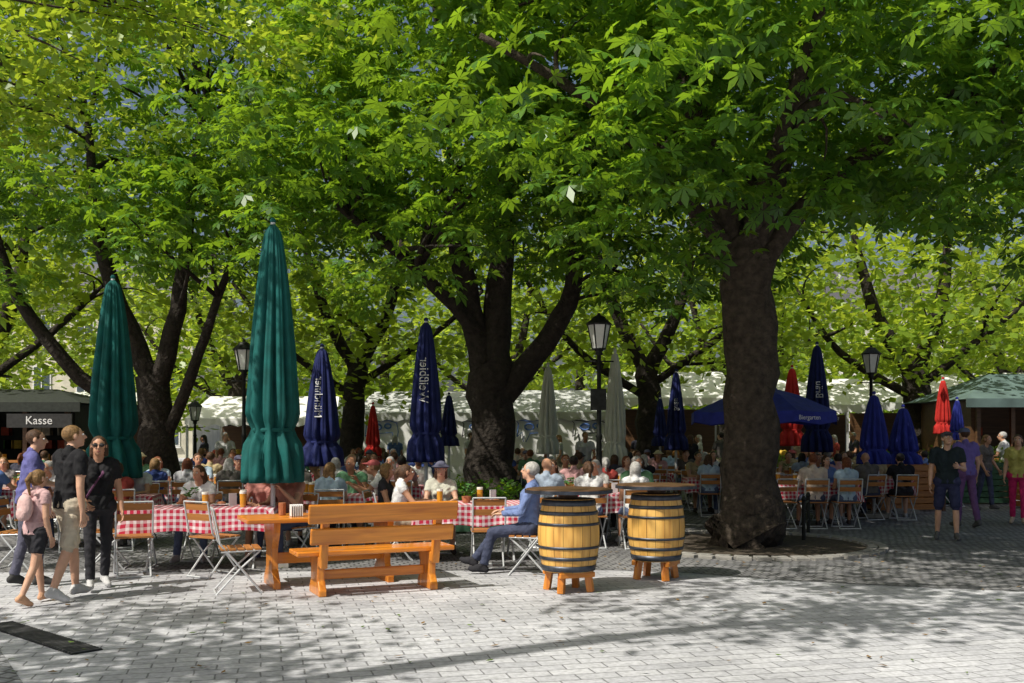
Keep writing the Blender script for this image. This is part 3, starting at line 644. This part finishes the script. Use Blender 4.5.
# ---------------------------------------------------------------- tables with cloth
def clothtable(x,y,rz,L=1.7,W=.8,cloth=True):
    E=empty('beer_garden_table',(x,y,0),rz); mb=MB(); mb.box((0,0,.73),(L,W,.03),M_bwood)
    for s in(-1,1):
        mb.tube([(s*L*.36,-.28,0),(s*L*.36,.24,.71)],.015,M_steel,6); mb.tube([(s*L*.36,.28,0),(s*L*.36,-.24,.71)],.015,M_steel,6)
        mb.tube([(s*L*.36,-.28,.012),(s*L*.36,.28,.012)],.012,M_steel,6)
    put('frame',mb.mesh('frame'),parent=E)
    if cloth:
        hx,hy=L/2+.012,W/2+.012; n=20; verts=[];uv=[];faces=[]
        per=[]
        for i in range(n): per.append((-hx+2*hx*i/n,-hy,0,-1))
        for i in range(n): per.append((hx,-hy+2*hy*i/n,1,0))
        for i in range(n): per.append((hx-2*hx*i/n,hy,0,1))
        for i in range(n): per.append((-hx,hy-2*hy*i/n,-1,0))
        K=len(per); 
        for j in range(4):
            dz=.27*j/3
            for i,(a,b,nx,ny) in enumerate(per):
                corner=(i%n==0)
                w=(.022*math.sin(i*1.3)+.02*math.sin(i*.5+x)+.02)*j/3 + (.06*j/3 if corner else 0)
                dd=dz*(1.15 if corner else 1+.06*math.sin(i*.7))
                if corner: nx2,ny2=(a/hx)*.7,(b/hy)*.7
                else: nx2,ny2=nx,ny
                verts.append((a+nx2*w,b+ny2*w,.751-dd)); uv.append((a+nx*dz,b+ny*dz))
        for j in range(3):
            for i in range(K):
                i2=(i+1)%K; faces.append((j*K+i,(j+1)*K+i,(j+1)*K+i2,j*K+i2))
        faces.append(tuple(range(K)))
        me=bpy.data.meshes.new('tablecloth'); me.from_pydata(verts,[],faces); me.materials.append(M_ging); ul=me.uv_layers.new(name='UVMap')
        for lp in me.loops: ul.data[lp.index].uv=(uv[lp.vertex_index][0]+5,uv[lp.vertex_index][1]+5)
        me.update(); put('tablecloth',me,parent=E)
    mb=MB()
    for k in range(random.randint(5,9)):
        a,b=random.uniform(-L*.4,L*.4),random.uniform(-W*.35,W*.35)
        t=random.random()
        if t<.5:
            mb.lathe([(.035,.756),(.04,.92)],M_beer,12,(a,b,0)); mb.lathe([(.041,.921),(.042,.95)],M_foam,12,(a,b,0))
        elif t<.8: mb.lathe([(.05,.754),(.11,.765),(.12,.775)],M_plate,16,(a,b,0)); mb.sphere((a,b,.785),.05,M_terr,8,(1.2,1,.5))
        else:
            mb.lathe([(.05,.754),(.065,.84)],M_terr,10,(a,b,0))
            for q in range(24):
                u=random.uniform(0,6.3); rr=random.uniform(.02,.09); zz=.86+random.uniform(0,.12); mb.add([(a+rr*math.cos(u),b+rr*math.sin(u),zz),(a+(rr+.03)*math.cos(u+.3),b+(rr+.03)*math.sin(u+.3),zz+.02),(a+(rr+.05)*math.cos(u),b+(rr+.05)*math.sin(u),zz+.03),(a+(rr+.03)*math.cos(u-.3),b+(rr+.03)*math.sin(u-.3),zz+.02)],[(0,1,2,3)],mat('pot_plant',(.05,.14,.03),.8,bump=0))
    mb.box((L*.2,0,.84),(.10,.012,.16),M_wpaint,Matrix.Rotation(rad(30),3,'Z')); 
    put('tableware',mb.mesh('tableware'),parent=E)
# ---------------------------------------------------------------- people
SLOTS=['skin','hair','shirt','bottoms','shoes','dark','mouth','extra','white']
def rcone(a,b,ra,rb,flat=False,n=12):
    a=np.array(a,float);b=np.array(b,float);d=b-a;L=np.linalg.norm(d); d=d/(L+1e-9)
    ref=np.array([1,0,0]) if abs(d[0])<.8 else np.array([0,1,0]); r=np.cross(d,ref); r/=np.linalg.norm(r); u=np.cross(d,r)
    rings=[]
    if flat: rings=[(a,ra),(b,rb)]
    else:
        for ph in(-80,-50,-20): rings.append((a+d*ra*math.sin(rad(ph)),ra*math.cos(rad(ph))))
        for ph in(20,50,80): rings.append((b+d*rb*math.sin(rad(ph)),rb*math.cos(rad(ph))))
    vs=[]
    for c,q in rings:
        for k in range(n):
            t=2*math.pi*k/n; vs.append(c+r*q*math.cos(t)+u*q*math.sin(t))
    fs=[]
    for i in range(len(rings)-1):
        for k in range(n):
            k2=(k+1)%n; fs.append((i*n+k,i*n+k2,(i+1)*n+k2,(i+1)*n+k))
    fs.append(tuple(range(n))[::-1]); fs.append(tuple(range((len(rings)-1)*n,len(rings)*n)))
    return vs,fs
def ellip(c,r,B,n=14):
    vs=[];fs=[];K=9
    for i in range(K+1):
        ph=-math.pi/2+math.pi*i/K; rr=max(math.cos(ph),.02)
        for k in range(n):
            a=2*math.pi*k/n; l=np.array([r[0]*rr*math.cos(a),r[1]*rr*math.sin(a),r[2]*math.sin(ph)]); vs.append(np.array(c)+B@l)
    for i in range(K):
        for k in range(n):
            k2=(k+1)%n; fs.append((i*n+k,i*n+k2,(i+1)*n+k2,(i+1)*n+k))
    fs.append(tuple(range(n))[::-1]); fs.append(tuple(range(K*n,K*n+n)))
    return vs,fs
def rotm(ax,a):
    c,s=math.cos(a),math.sin(a)
    return np.array({'x':[[1,0,0],[0,c,-s],[0,s,c]],'y':[[c,0,s],[0,1,0],[-s,0,c]],'z':[[c,-s,0],[s,c,0],[0,0,1]]}[ax])
def person(name,H=1.75,female=False,sit=False,lean=5,legs=((0,5),(0,5)),arms=((5,12,15,0),(5,12,15,0)),hyaw=0,hpitch=0,hair='short',
           sleeve=.5,trouser='long',hat=None,glasses=False,bag=None,beard=False,voxel=.012,fat=1.0,legout=(.03,.03),hz=None,palmdown=False):
    s=H/1.75; prims=[]; extra=[]
    SK,HA,SH,BO,SO,DK,MO,EX,WH=range(9)
    def cap(a,b,ra,rb,l): prims.append(('c',np.array(a,float),np.array(b,float),ra,rb,l,False))
    def cyl(a,b,ra,rb,l): prims.append(('c',np.array(a,float),np.array(b,float),ra,rb,l,True))
    def ell(c,r,B,l): prims.append(('e',np.array(c,float),np.array(r,float),B,0,l,False))
    hz=hz or (.545 if sit else .93)
    sw=(.165 if female else .19)*(.95 if H<1.5 else 1); hw=.085
    th=rad(lean); Bt=rotm('x',-th); P0=np.array([0,0,hz])
    T=lambda x,y,z: P0+Bt@np.array([x,y,z])
    w=fat
    cap((-hw,0,hz-.01),(hw,0,hz-.01),.118*w,.118*w,BO)
    for sx in(-1,1):
        cap(T(sx*.05,0,.03),T(sx*.055,0,.17),.118*w,(.098 if female else .108)*w,SH)
        cap(T(sx*.055,.005,.17),T(sx*.075,.012,.36),(.098 if female else .108)*w,.118,SH)
        cap(T(sx*.07,0,.40),T(sx*(sw-.045),-.008,.475),.10,.068,SH)
        if female: cap(T(sx*.07,.085,.33),T(sx*.07,.10,.33),.068,.055,SH)
    cyl(T(-.05,0,-.04),T(-.05,0,.12),.125*w,.118*w,SH); cyl(T(.05,0,-.04),T(.05,0,.12),.125*w,.118*w,SH)
    cap(T(0,-.02,.48),T(0,.0,.53),.075,.06,SH)
    nk=T(0,.0,.50)
    Bh=rotm('z',rad(hyaw))@rotm('x',-rad(hpitch)+(-th*.25)); hc=T(0,.035,.66)
    cap(nk,hc-np.array([0,0,.04]),.058,.054,SK)
    Hh=lambda x,y,z: hc+Bh@np.array([x,y,z])
    I=Bh
    ell(Hh(0,-.012,.022),(.074,.092,.084),I,SK); ell(Hh(0,.022,-.042),(.055,.065,.066),I,SK)
    cap(Hh(0,.045,-.085),Hh(0,.06,-.085),.025,.021,SK)
    cap(Hh(0,.086,.012),Hh(0,.104,-.022),.009,.014,SK)
    for sx in(-1,1): ell(Hh(sx*.078,-.005,-.005),(.012,.02,.032),I,SK)
    if hair!='bald':
        ell(Hh(0,-.024,.030),(.082,.095,.086),I,HA)
    if hair in('long','pony','bob'):
        ell(Hh(0,-.04,.0),(.087,.085,.102),I,HA)
        if hair=='long':
            for sx in(-1,0,1): cap(Hh(sx*.05,-.07,-.03),Hh(sx*.075,-.085,-.22),.048,.03,HA)
        elif hair=='bob':
            for sx in(-1,1): cap(Hh(sx*.068,-.02,0),Hh(sx*.072,-.02,-.09),.034,.03,HA)
        else:
            cap(Hh(0,-.11,.05),Hh(0,-.16,-.02),.035,.036,HA); cap(Hh(0,-.16,-.02),Hh(0,-.13,-.20),.036,.014,HA)
    if beard: ell(Hh(0,.03,-.075),(.056,.062,.052),I,HA)
    if hat=='sun':
        ell(Hh(0,-.01,.07),(.09,.102,.07),I,EX); ell(Hh(0,-.005,.055),(.155,.17,.016),I,EX)
    if hat=='cap':
        ell(Hh(0,-.015,.055),(.088,.103,.066),I,EX); ell(Hh(0,.10,.05),(.065,.08,.013),I,EX)
    for sx in(-1,1):
        if glasses: extra.append((ellip(Hh(sx*.034,.083,.012),(.027,.012,.02),I,10),DK))
        else:
            extra.append((ellip(Hh(sx*.032,.073,.010),(.015,.013,.009),I,8),WH)); extra.append((ellip(Hh(sx*.032,.083,.010),(.0065,.006,.007),I,8),DK))
        extra.append((ellip(Hh(sx*.033,.080,.034),(.02,.006,.004),I,8),HA))
    if glasses: extra.append((rcone(Hh(-.08,.03,.018),Hh(-.055,.083,.016),.004,.004,n=6),DK)); extra.append((rcone(Hh(.08,.03,.018),Hh(.055,.083,.016),.004,.004,n=6),DK)); extra.append((rcone(Hh(-.02,.09,.016),Hh(.02,.09,.016),.004,.004,n=6),DK))
    extra.append((ellip(Hh(0,.082,-.058),(.022,.007,.006),I,8),MO))
    ends=[]
    for i,sx in enumerate((-1,1)):
        a,b=[rad(q) for q in legs[i]]; ow=legout[i]
        hip=np.array([sx*hw,0,hz-.01]); kd=np.array([sx*ow,math.sin(a),-math.cos(a)]); kd/=np.linalg.norm(kd)
        kn=hip+kd*.425; sd=np.array([sx*ow*.3,math.sin(a-b),-math.cos(a-b)]); sd/=np.linalg.norm(sd); an=kn+sd*.40
        cap(hip,kn,.085*w,.056,SK if trouser=='shorts' else BO)
        sb=SK if trouser in('shorts','knee') else BO
        cap(kn,kn+sd*.14,.050,.054,sb); cap(kn+sd*.14,an,.054,.035,sb)
        if trouser=='long': cyl(kn,an-sd*.02,.060,.052,BO); cap(hip,kn,.090*w,.064,BO)
        elif trouser=='shorts': cyl(hip,hip+kd*.27,.10*w,.085,BO); cap(hip,hip+kd*.2,.10*w,.085,BO)
        elif trouser=='knee': cyl(hip+kd*.1,kn-kd*.02,.092*w,.076,BO); cap(hip,kn-kd*.09,.095*w,.074,BO)
        fp=(a-b)*.6 if not sit else 0
        if a-b<-.25: fp=(a-b)*.8
        elif a-b>.1: fp=(a-b)*.5
        fd=np.array([sx*.15,math.cos(fp),math.sin(fp)]); fd/=np.linalg.norm(fd); fu=np.array([0,-math.sin(fp),math.cos(fp)])
        heel=an-fd*.03-fu*.045; toe=an+fd*.15-fu*.055
        cap(an,heel,.042,.040,SO); cap(heel,toe,.040,.033,SO); cap(heel+fd*.09,toe-fd*.03,.043,.040,SO); cap(an,an+fd*.08-fu*.03,.04,.036,SO)
        ends.append(min(heel[2]-.04,toe[2]-.036))
    drop=min(ends)
    for i,sx in enumerate((-1,1)):
        a,ab,e,inw=[rad(q) for q in arms[i]]
        sh=T(sx*sw,-.005,.455); ud=np.array([sx*math.sin(ab),math.sin(a)*math.cos(ab),-math.cos(a)*math.cos(ab)]); el=sh+ud*.285
        fd=np.array([-sx*math.sin(inw)+sx*math.sin(ab)*.4,math.sin(a+e)*math.cos(inw),-math.cos(a+e)*math.cos(inw)]); fd/=np.linalg.norm(fd); wr=el+fd*.245
        cap(sh,el,.052,.040,SK); cap(el,el+fd*.08,.040,.040,SK); cap(el+fd*.08,wr,.040,.026,SK)
        if sleeve>0:
            if sleeve<=1: cap(sh,sh+ud*.285*sleeve*.5,.066,.060,SH); cyl(sh,sh+ud*.285*sleeve,.066,.060,SH)
            else: cap(sh,el,.064,.052,SH); cap(el,wr-fd*.04,.052,.038,SH); cyl(el,wr-fd*.01,.048,.037,SH)
        n=np.array([0,0,-1.]) if palmdown else np.array([-sx,0.0,0.0]); n=n-fd*n.dot(fd); n/=np.linalg.norm(n); sd=np.cross(fd,n)
        if palmdown: thumbs=-sx*np.sign(np.cross(fd,n)[0] or 1)
        else: thumbs=1 if (np.cross(fd,n)[1]+np.cross(fd,n)[2]*.2)>0 else -1
        sd=sd*thumbs
        for q in(-.024,-.008,.008,.024): cap(wr+sd*q*.5,wr+fd*.085+sd*q,.015,.013,SK)
        for q,l in((.030,.068),(.010,.078),(-.010,.072),(-.029,.056)):
            p=wr+fd*.083+sd*q; d=fd.copy(); r=.0088; cu=.25
            for k,f in enumerate((.45,.32,.23)):
                d=fd*math.cos(cu)+n*math.sin(cu); p2=p+d*l*f; extra.append((rcone(p,p2,r,r*.88,n=7),SK)); p=p2; r*=.88; cu+=.35+.05*k
        p=wr+fd*.025+sd*.022; d=(fd*.65+sd*.75+n*.25); d/=np.linalg.norm(d); p2=p+d*.045; extra.append((rcone(p,p2,.012,.0105,n=7),SK))
        d2=fd*.9+sd*.25+n*.3; d2/=np.linalg.norm(d2); extra.append((rcone(p2,p2+d2*.032,.0105,.008,n=7),SK))
    if bag=='backpack':
        ell(T(0,-.17,.30),(.12,.075,.17),Bt,EX); ell(T(0,-.22,.22),(.085,.045,.09),Bt,EX)
        for sx in(-1,1): cap(T(sx*.10,-.11,.46),T(sx*.11,.09,.44),.022,.022,EX); cap(T(sx*.11,.10,.44),T(sx*.125,.09,.22),.022,.02,EX)
    if bag=='shoulder':
        ell(T(.21,-.02,-.06),(.05,.13,.11),Bt,EX); 
        cap(T(.18,-.04,.02),T(.10,-.11,.35),.012,.012,EX); cap(T(.10,-.11,.35),T(-.10,-.02,.52),.012,.012,EX); cap(T(-.10,-.02,.53),T(-.02,.13,.36),.012,.012,EX); cap(T(-.02,.13,.36),T(.19,.08,.02),.012,.012,EX)
    V=[];F=[]
    for p in prims:
        vs,fs=rcone(p[1],p[2],p[3],p[4],p[6]) if p[0]=='c' else ellip(p[1],p[2],p[3])
        o=len(V); V+=[tuple(v) for v in vs]; F+=[tuple(i+o for i in f) for f in fs]
    me=bpy.data.meshes.new('tmp'); me.from_pydata(V,[],F); me.update(); ob=bpy.data.objects.new('tmp',me); COL.objects.link(ob)
    r=ob.modifiers.new('r','REMESH'); r.mode='VOXEL'; r.voxel_size=voxel; r.use_smooth_shade=True
    sm=ob.modifiers.new('s','SMOOTH'); sm.factor=.5; sm.iterations=2
    dg=bpy.context.evaluated_depsgraph_get(); dg.update(); ev=ob.evaluated_get(dg); m2=bpy.data.meshes.new_from_object(ev)
    bpy.data.objects.remove(ob); bpy.data.meshes.remove(me)
    nv=len(m2.vertices); co_=np.zeros(nv*3); m2.vertices.foreach_get('co',co_); co_=co_.reshape(-1,3)
    faces=[tuple(p.vertices) for p in m2.polygons]
    fc=np.array([co_[list(f)].mean(0) for f in faces])
    best=np.full(len(faces),1e9); lab=np.zeros(len(faces),int)
    for p in prims:
        if p[0]=='c':
            d=p[2]-p[1]; L2=d.dot(d)+1e-12; traw=(fc-p[1])@d/L2; t=np.clip(traw,0,1); q=p[1]+t[:,None]*d; ds=np.linalg.norm(fc-q,axis=1)-(p[3]+(p[4]-p[3])*t)
            if p[6]: ds=np.where((traw>1.01)|(traw<-.01),np.abs(ds)+.02,ds)
        else:
            l=((fc-p[1])@p[3])/p[2]; k=np.linalg.norm(l,axis=1); ds=(k-1)*p[2].min()
        up=ds<best; best=np.where(up,ds,best); lab=np.where(up,p[5],lab)
    lh=(fc-hc)@Bh; near=(np.linalg.norm(lh,axis=1)<.17)
    facearea=near&(lh[:,1]>.035)&(lh[:,2]<.058)&(lh[:,2]>-.12)&(lab==HA)
    if not beard: lab[facearea]=SK
    cl=np.zeros(nv); fl=np.isin(lab,[SH,BO])
    for f,k in zip(faces,fl):
        if k: cl[list(f)]=1
    x,y,z=co_[:,0],co_[:,1],co_[:,2]; dsp=.006*np.sin(z*55+6*np.sin(x*14+1)+5*np.sin(y*17))*np.sin(x*31+z*12)
    cen=co_-np.stack([x*0,y*0,z],1); nn=np.linalg.norm(cen[:,:2],axis=1)[:,None]+1e-6
    co_=co_+np.concatenate([cen[:,:2]/nn,np.zeros((nv,1))],1)*(dsp*cl)[:,None]
    V=[tuple(v) for v in co_]; F=list(faces); Lb=list(lab)
    for (vs,fs),l in extra:
        o=len(V); V+=[tuple(v) for v in vs]; F+=[tuple(i+o for i in f) for f in fs]; Lb+=[l]*len(fs)
    A=np.array(V); A[:,2]-=(drop if not sit else 0); A*=s
    if sit: A[:,2]+= (1-s)*.47
    me=bpy.data.meshes.new(name); me.from_pydata([tuple(v) for v in A],[],F)
    for k in SLOTS: me.materials.append(None)
    me.polygons.foreach_set('material_index',Lb); me.polygons.foreach_set('use_smooth',[True]*len(F)); me.update()
    bpy.data.meshes.remove(m2); return me
def cloth(c): 
    return mat('fabric_%02d_%02d_%02d'%tuple(int(round(x*60)) for x in c),c,.85,var=.15,scale=9,bump=.6,bscale=14,dist=.03,spec=.15)
SK_=[mat('skin_a',(.50,.27,.17),.5,var=.1,bump=.05),mat('skin_b',(.58,.34,.23),.5,var=.1,bump=.05),mat('skin_c',(.40,.20,.12),.5,var=.1,bump=.05)]
HR={'brown':mat('hair_brown',(.07,.035,.018),.6,var=.5,scale=40,bump=.8),'blond':mat('hair_blond',(.20,.115,.045),.6,var=.4,scale=40,bump=.8),'dark':mat('hair_dark',(.02,.015,.012),.55,var=.4,scale=40,bump=.8),
    'grey':mat('hair_grey',(.38,.37,.35),.7,var=.3,scale=40,bump=.8),'red':mat('hair_red',(.16,.05,.02),.6,var=.4,scale=40,bump=.8)}
def dress(o,skin,hair,shirt,bottoms,shoes,extra=(.3,.2,.1)):
    ms=[skin,HR[hair],cloth(shirt),cloth(bottoms),cloth(shoes),_mc.get('black_print'),mat('lips',(.35,.12,.10),.5,bump=0),cloth(extra),mat('eye_white',(.7,.7,.68),.3,bump=0)]
    for i,m in enumerate(ms):
        o.material_slots[i].link='OBJECT'; o.material_slots[i].material=m
V1=.0105
o=put('walking_man',person('walking_man',1.80,lean=2,legs=((14,10),(-10,12)),arms=((10,9,35,0),(-8,9,12,0)),hyaw=-20,hpitch=-8,hair='short',trouser='knee',sleeve=.62,voxel=V1),(PX(69,10),10.0,0),rad(-35)); dress(o,SK_[1],'blond',(.018,.018,.02),(.50,.44,.34),(.55,.55,.55))
o=put('walking_man',person('walking_man_b',1.76,lean=4,legs=((-6,8),(10,8)),arms=((18,12,60,0),(5,9,20,0)),hyaw=-15,hair='short',trouser='long',sleeve=.6,voxel=V1,fat=1.1),(PX(29,10.9),10.9,0),rad(-60)); dress(o,SK_[1],'brown',(.12,.12,.30),(.10,.10,.14),(.05,.05,.05))
o=put('walking_girl',person('walking_girl',1.36,female=True,lean=2,legs=((16,8),(-14,14)),arms=((8,8,15,0),(-6,8,20,0)),hair='pony',trouser='shorts',sleeve=.4,voxel=.009,bag='backpack',hyaw=-10),(PX(36,9.75),9.75,0),rad(-25)); dress(o,SK_[1],'blond',(.55,.36,.36),(.03,.03,.035),(.55,.32,.2),(.62,.42,.40))
o=put('walking_woman',person('walking_woman',1.68,female=True,lean=2,legs=((-8,10),(12,6)),arms=((5,10,15,0),(12,14,45,20)),hyaw=-12,hair='bob',glasses=True,trouser='long',sleeve=.6,voxel=V1,bag='shoulder'),(PX(98,10.7),10.7,0),rad(212)); dress(o,SK_[0],'brown',(.02,.02,.022),(.025,.025,.03),(.5,.5,.5),(.12,.05,.10))
o=put('standing_man',person('standing_man',1.75,lean=0,legs=((7,4),(-6,5)),legout=(.09,.09),arms=((15,10,85,25),(0,9,18,0)),hyaw=15,hpitch=-14,hair='short',hat='cap',trouser='knee',sleeve=.65,voxel=V1),(PX(947,15.7),15.7,0),rad(160)); dress(o,SK_[1],'brown',(.02,.03,.035),(.035,.04,.09),(.12,.12,.12),(.10,.10,.12))
o=put('standing_man',person('standing_man_b',1.82,lean=2,legs=((8,6),(-8,8)),arms=((5,9,20,0),(-4,9,18,0)),hair='short',hat='cap',trouser='long',sleeve=.6,voxel=.014),(PX(966,17.8),17.8,0),rad(15)); dress(o,SK_[1],'brown',(.16,.12,.36),(.16,.08,.20),(.10,.10,.10),(.1,.12,.2))
WOM=person('standing_woman',1.70,female=True,lean=2,legs=((10,6),(-8,8)),arms=((5,9,30,0),(4,9,28,0)),hair='long',trouser='long',sleeve=.5,voxel=.014)
o=put('standing_woman',WOM,(PX(1018,18.5),18.5,0),rad(150)); dress(o,SK_[1],'brown',(.45,.42,.12),(.55,.03,.14),(.5,.4,.3))
o=put('seated_man',person('seated_man_front',1.78,sit=True,lean=-4,legs=((84,70),(80,42)),arms=((22,8,62,25),(28,8,58,25)),hyaw=-12,hpitch=-6,hair='short',trouser='long',sleeve=2,voxel=V1,palmdown=True,fat=1.08,hz=.55),(PX(529,11.9),11.9,0),rad(82)); dress(o,SK_[1],'grey',(.16,.22,.42),(.055,.065,.11),(.04,.03,.03))
chair(PX(529,11.9),11.9,rad(82))
LIB=[]
specs=[dict(lean=14,arms=((35,12,58,20),(38,12,55,25)),hair='short',hpitch=-6),
 dict(lean=4,arms=((20,10,75,25),(40,10,50,15)),hair='short',hyaw=25,fat=1.12,sleeve=.6),
 dict(lean=10,female=True,H=1.66,arms=((35,12,60,25),(30,12,90,25)),hair='long',hyaw=-18),
 dict(lean=18,arms=((45,15,75,30),(45,15,75,30)),hair='short',hat='cap',hpitch=-8),
 dict(lean=0,female=True,H=1.64,arms=((15,10,70,25),(18,10,70,25)),hair='bob',hyaw=20,sleeve=.3),
 dict(lean=8,arms=((40,14,95,20),(30,12,60,20)),hair='bald',hyaw=-25,fat=1.2),
 dict(lean=12,female=True,H=1.68,arms=((38,12,55,15),(35,12,60,20)),hair='pony',sleeve=.25),
 dict(lean=6,female=True,H=1.66,arms=((30,12,60,25),(30,12,60,25)),hair='bob',hat='sun',sleeve=.5),
 dict(lean=2,arms=((30,10,60,25),(25,10,100,35)),hair='short',beard=True,sleeve=2,hyaw=10)]
for i,sp in enumerate(specs):
    sp=dict(sp); h=sp.pop('H',1.76); LIB.append(('seated_woman' if sp.get('female') else 'seated_man',person('seated_%d'%i,h,sit=True,legs=((84,84),(82,76)),legout=(.15,.2),voxel=.016,palmdown=True,trouser=random.choice(['long','knee']),**sp)))
MAN2=person('man_standing_c',1.78,lean=3,legs=((6,6),(-4,5)),arms=((20,10,60,15),(5,9,20,0)),hair='short',hyaw=20,trouser='long',sleeve=.6,voxel=.017)
shirts=[(.62,.62,.62),(.05,.08,.25),(.5,.5,.52),(.02,.02,.025),(.10,.16,.35),(.35,.06,.05),(.30,.36,.45),(.60,.50,.42),(.65,.65,.62),(.10,.22,.12),(.5,.28,.28),(.05,.05,.07),(.38,.50,.60),(.4,.32,.18),(.12,.11,.10),(.22,.20,.2)]
cnt=0
def seat_person(x,y,rz,k=None,sh=None,ch=True,hair=None):
    global cnt; random.seed(cnt*13+5); k=(random.choice([0,1,2,3,4,5,6,8,0,1,4,8,2,7] if cnt%4 else [0,1,2,4,6,8])) if k is None else k; nm,me=LIB[k]; cnt+=1
    o=put(nm,me,(x,y,0),rz)
    dress(o,random.choice(SK_),hair or random.choice(['brown','dark','blond','grey','brown','red']),sh or random.choice(shirts),random.choice([(.05,.06,.12),(.04,.04,.04),(.35,.3,.22),(.1,.13,.22)]),random.choice([(.05,.04,.04),(.4,.4,.4)]),random.choice([(.55,.48,.3),(.1,.1,.15),(.4,.1,.1)]))
    if ch: chair(x,y,rz)
def dining(x,y,rz,L=1.9,seats=3,fill=.85,clothp=True,seed=0):
    random.seed(900+seed); clothtable(x,y,rz,L,.75,clothp)
    c,s=math.cos(rz),math.sin(rz); todo=[]
    for side in(-1,1):
        for i in range(seats):
            lx=(i-(seats-1)/2)*(L/seats)+random.uniform(-.08,.08); ly=side*(.62+random.uniform(0,.12))
            todo.append((x+lx*c-ly*s,y+lx*s+ly*c,rz+(0 if side<0 else math.pi)+random.uniform(-.3,.3),random.random()<fill))
    for a in todo:
        if a[3]: seat_person(*a[:3])
        else: chair(*a[:3])
clothtable(-3.85,12.5,rad(8),1.75,.85)
seat_person(-3.25,13.25,rad(188),0,(.45,.20,.17)); seat_person(-4.1,13.2,rad(180),2,(.6,.6,.6)); seat_person(-2.85,13.0,rad(150),5,(.42,.2,.15))
chair(-4.45,11.75,rad(24)); chair(-3.5,11.75,rad(-32)); chair(-5.0,12.4,rad(-80))
chair(PX(240,10.6),10.55,rad(-70))
chair(PX(20,12.3),12.3,rad(-90))
clothtable(-.55,13.3,rad(10),1.5,.8); seat_person(-1.0,14.05,rad(185),7,(.5,.5,.42)); seat_person(-1.55,13.2,rad(-80),6,(.66,.66,.66),hair='brown'); seat_person(-1.75,13.8,rad(-95),4,(.03,.03,.04))
chair(.3,13.0,rad(80)); chair(-.3,12.5,rad(5))
clothtable(-2.9,15.0,rad(5),1.9,.8); 
for i,(a,b,r,k) in enumerate(((-3.5,14.35,0,8),(-2.6,14.3,8,2),(-3.4,15.7,180,1),(-2.5,15.7,172,5),(-1.85,15.0,95,3))): seat_person(a,b,rad(r),k)
grid=[(-6.3,14.9,1),(-9.0,17,1),(-5.6,17.6,1),(-2.4,17.8,1),(1.2,15.4,1),(1.6,18.0,1),(-8.3,20,0),(-5.2,20.4,1),(-2.5,21.5,1),(2.0,20.6,1),(5.3,18.4,1),(4.6,21.0,1),(7.0,20.2,1),(7.0,22.6,1),(-10.4,22,0),(-5.6,23.2,1),(-2.9,24,0),(-.2,23.6,0),(2.8,23.4,1),(4.9,23.6,0),(9.4,23.6,1),(.2,26.4,0),(-4.2,26.6,0),(3.4,26.2,0),(-7.4,26,0),(7.6,25.2,0)]
for i,(x,y,cl) in enumerate(grid): dining(x,y,rad(random.Random(i).uniform(-14,14)),1.9,3,.9,bool(cl),i)
for i,(px,d) in enumerate([(205,29),(225,27.5),(160,28),(340,30),(395,29.5),(470,30),(560,29),(640,29.5),(700,30),(722,28),(835,28),(855,30),(905,27),(925,29),(985,22),(1005,24),(690,26),(585,27),(130,26),(800,27)]):
    random.seed(i*7+3); me,nm=(MAN2,'standing_man') if i%2 else (WOM,'standing_woman')
    o=put(nm,me,(PX(px,d),d,0),random.uniform(0,6.3)); dress(o,random.choice(SK_),random.choice(['brown','dark','blond','grey']),random.choice(shirts),random.choice([(.05,.06,.12),(.35,.3,.22),(.1,.13,.22)]),(.1,.1,.1))
mb=MB()
for xx in(0,1.1): mb.lathe([(.03,0),(.03,.62),(.045,.64),(.02,.7)],M_iron,10,(xx,0,0))
mb.tube([(0,0,.56),(1.1,0,.56)],.015,M_iron,8); mb.tube([(0,0,.25),(1.1,0,.25)],.012,M_iron,8)
put('metal_railing',mb.mesh('metal_railing'),(4.55,15.6,0),rad(70))
print('people',cnt)
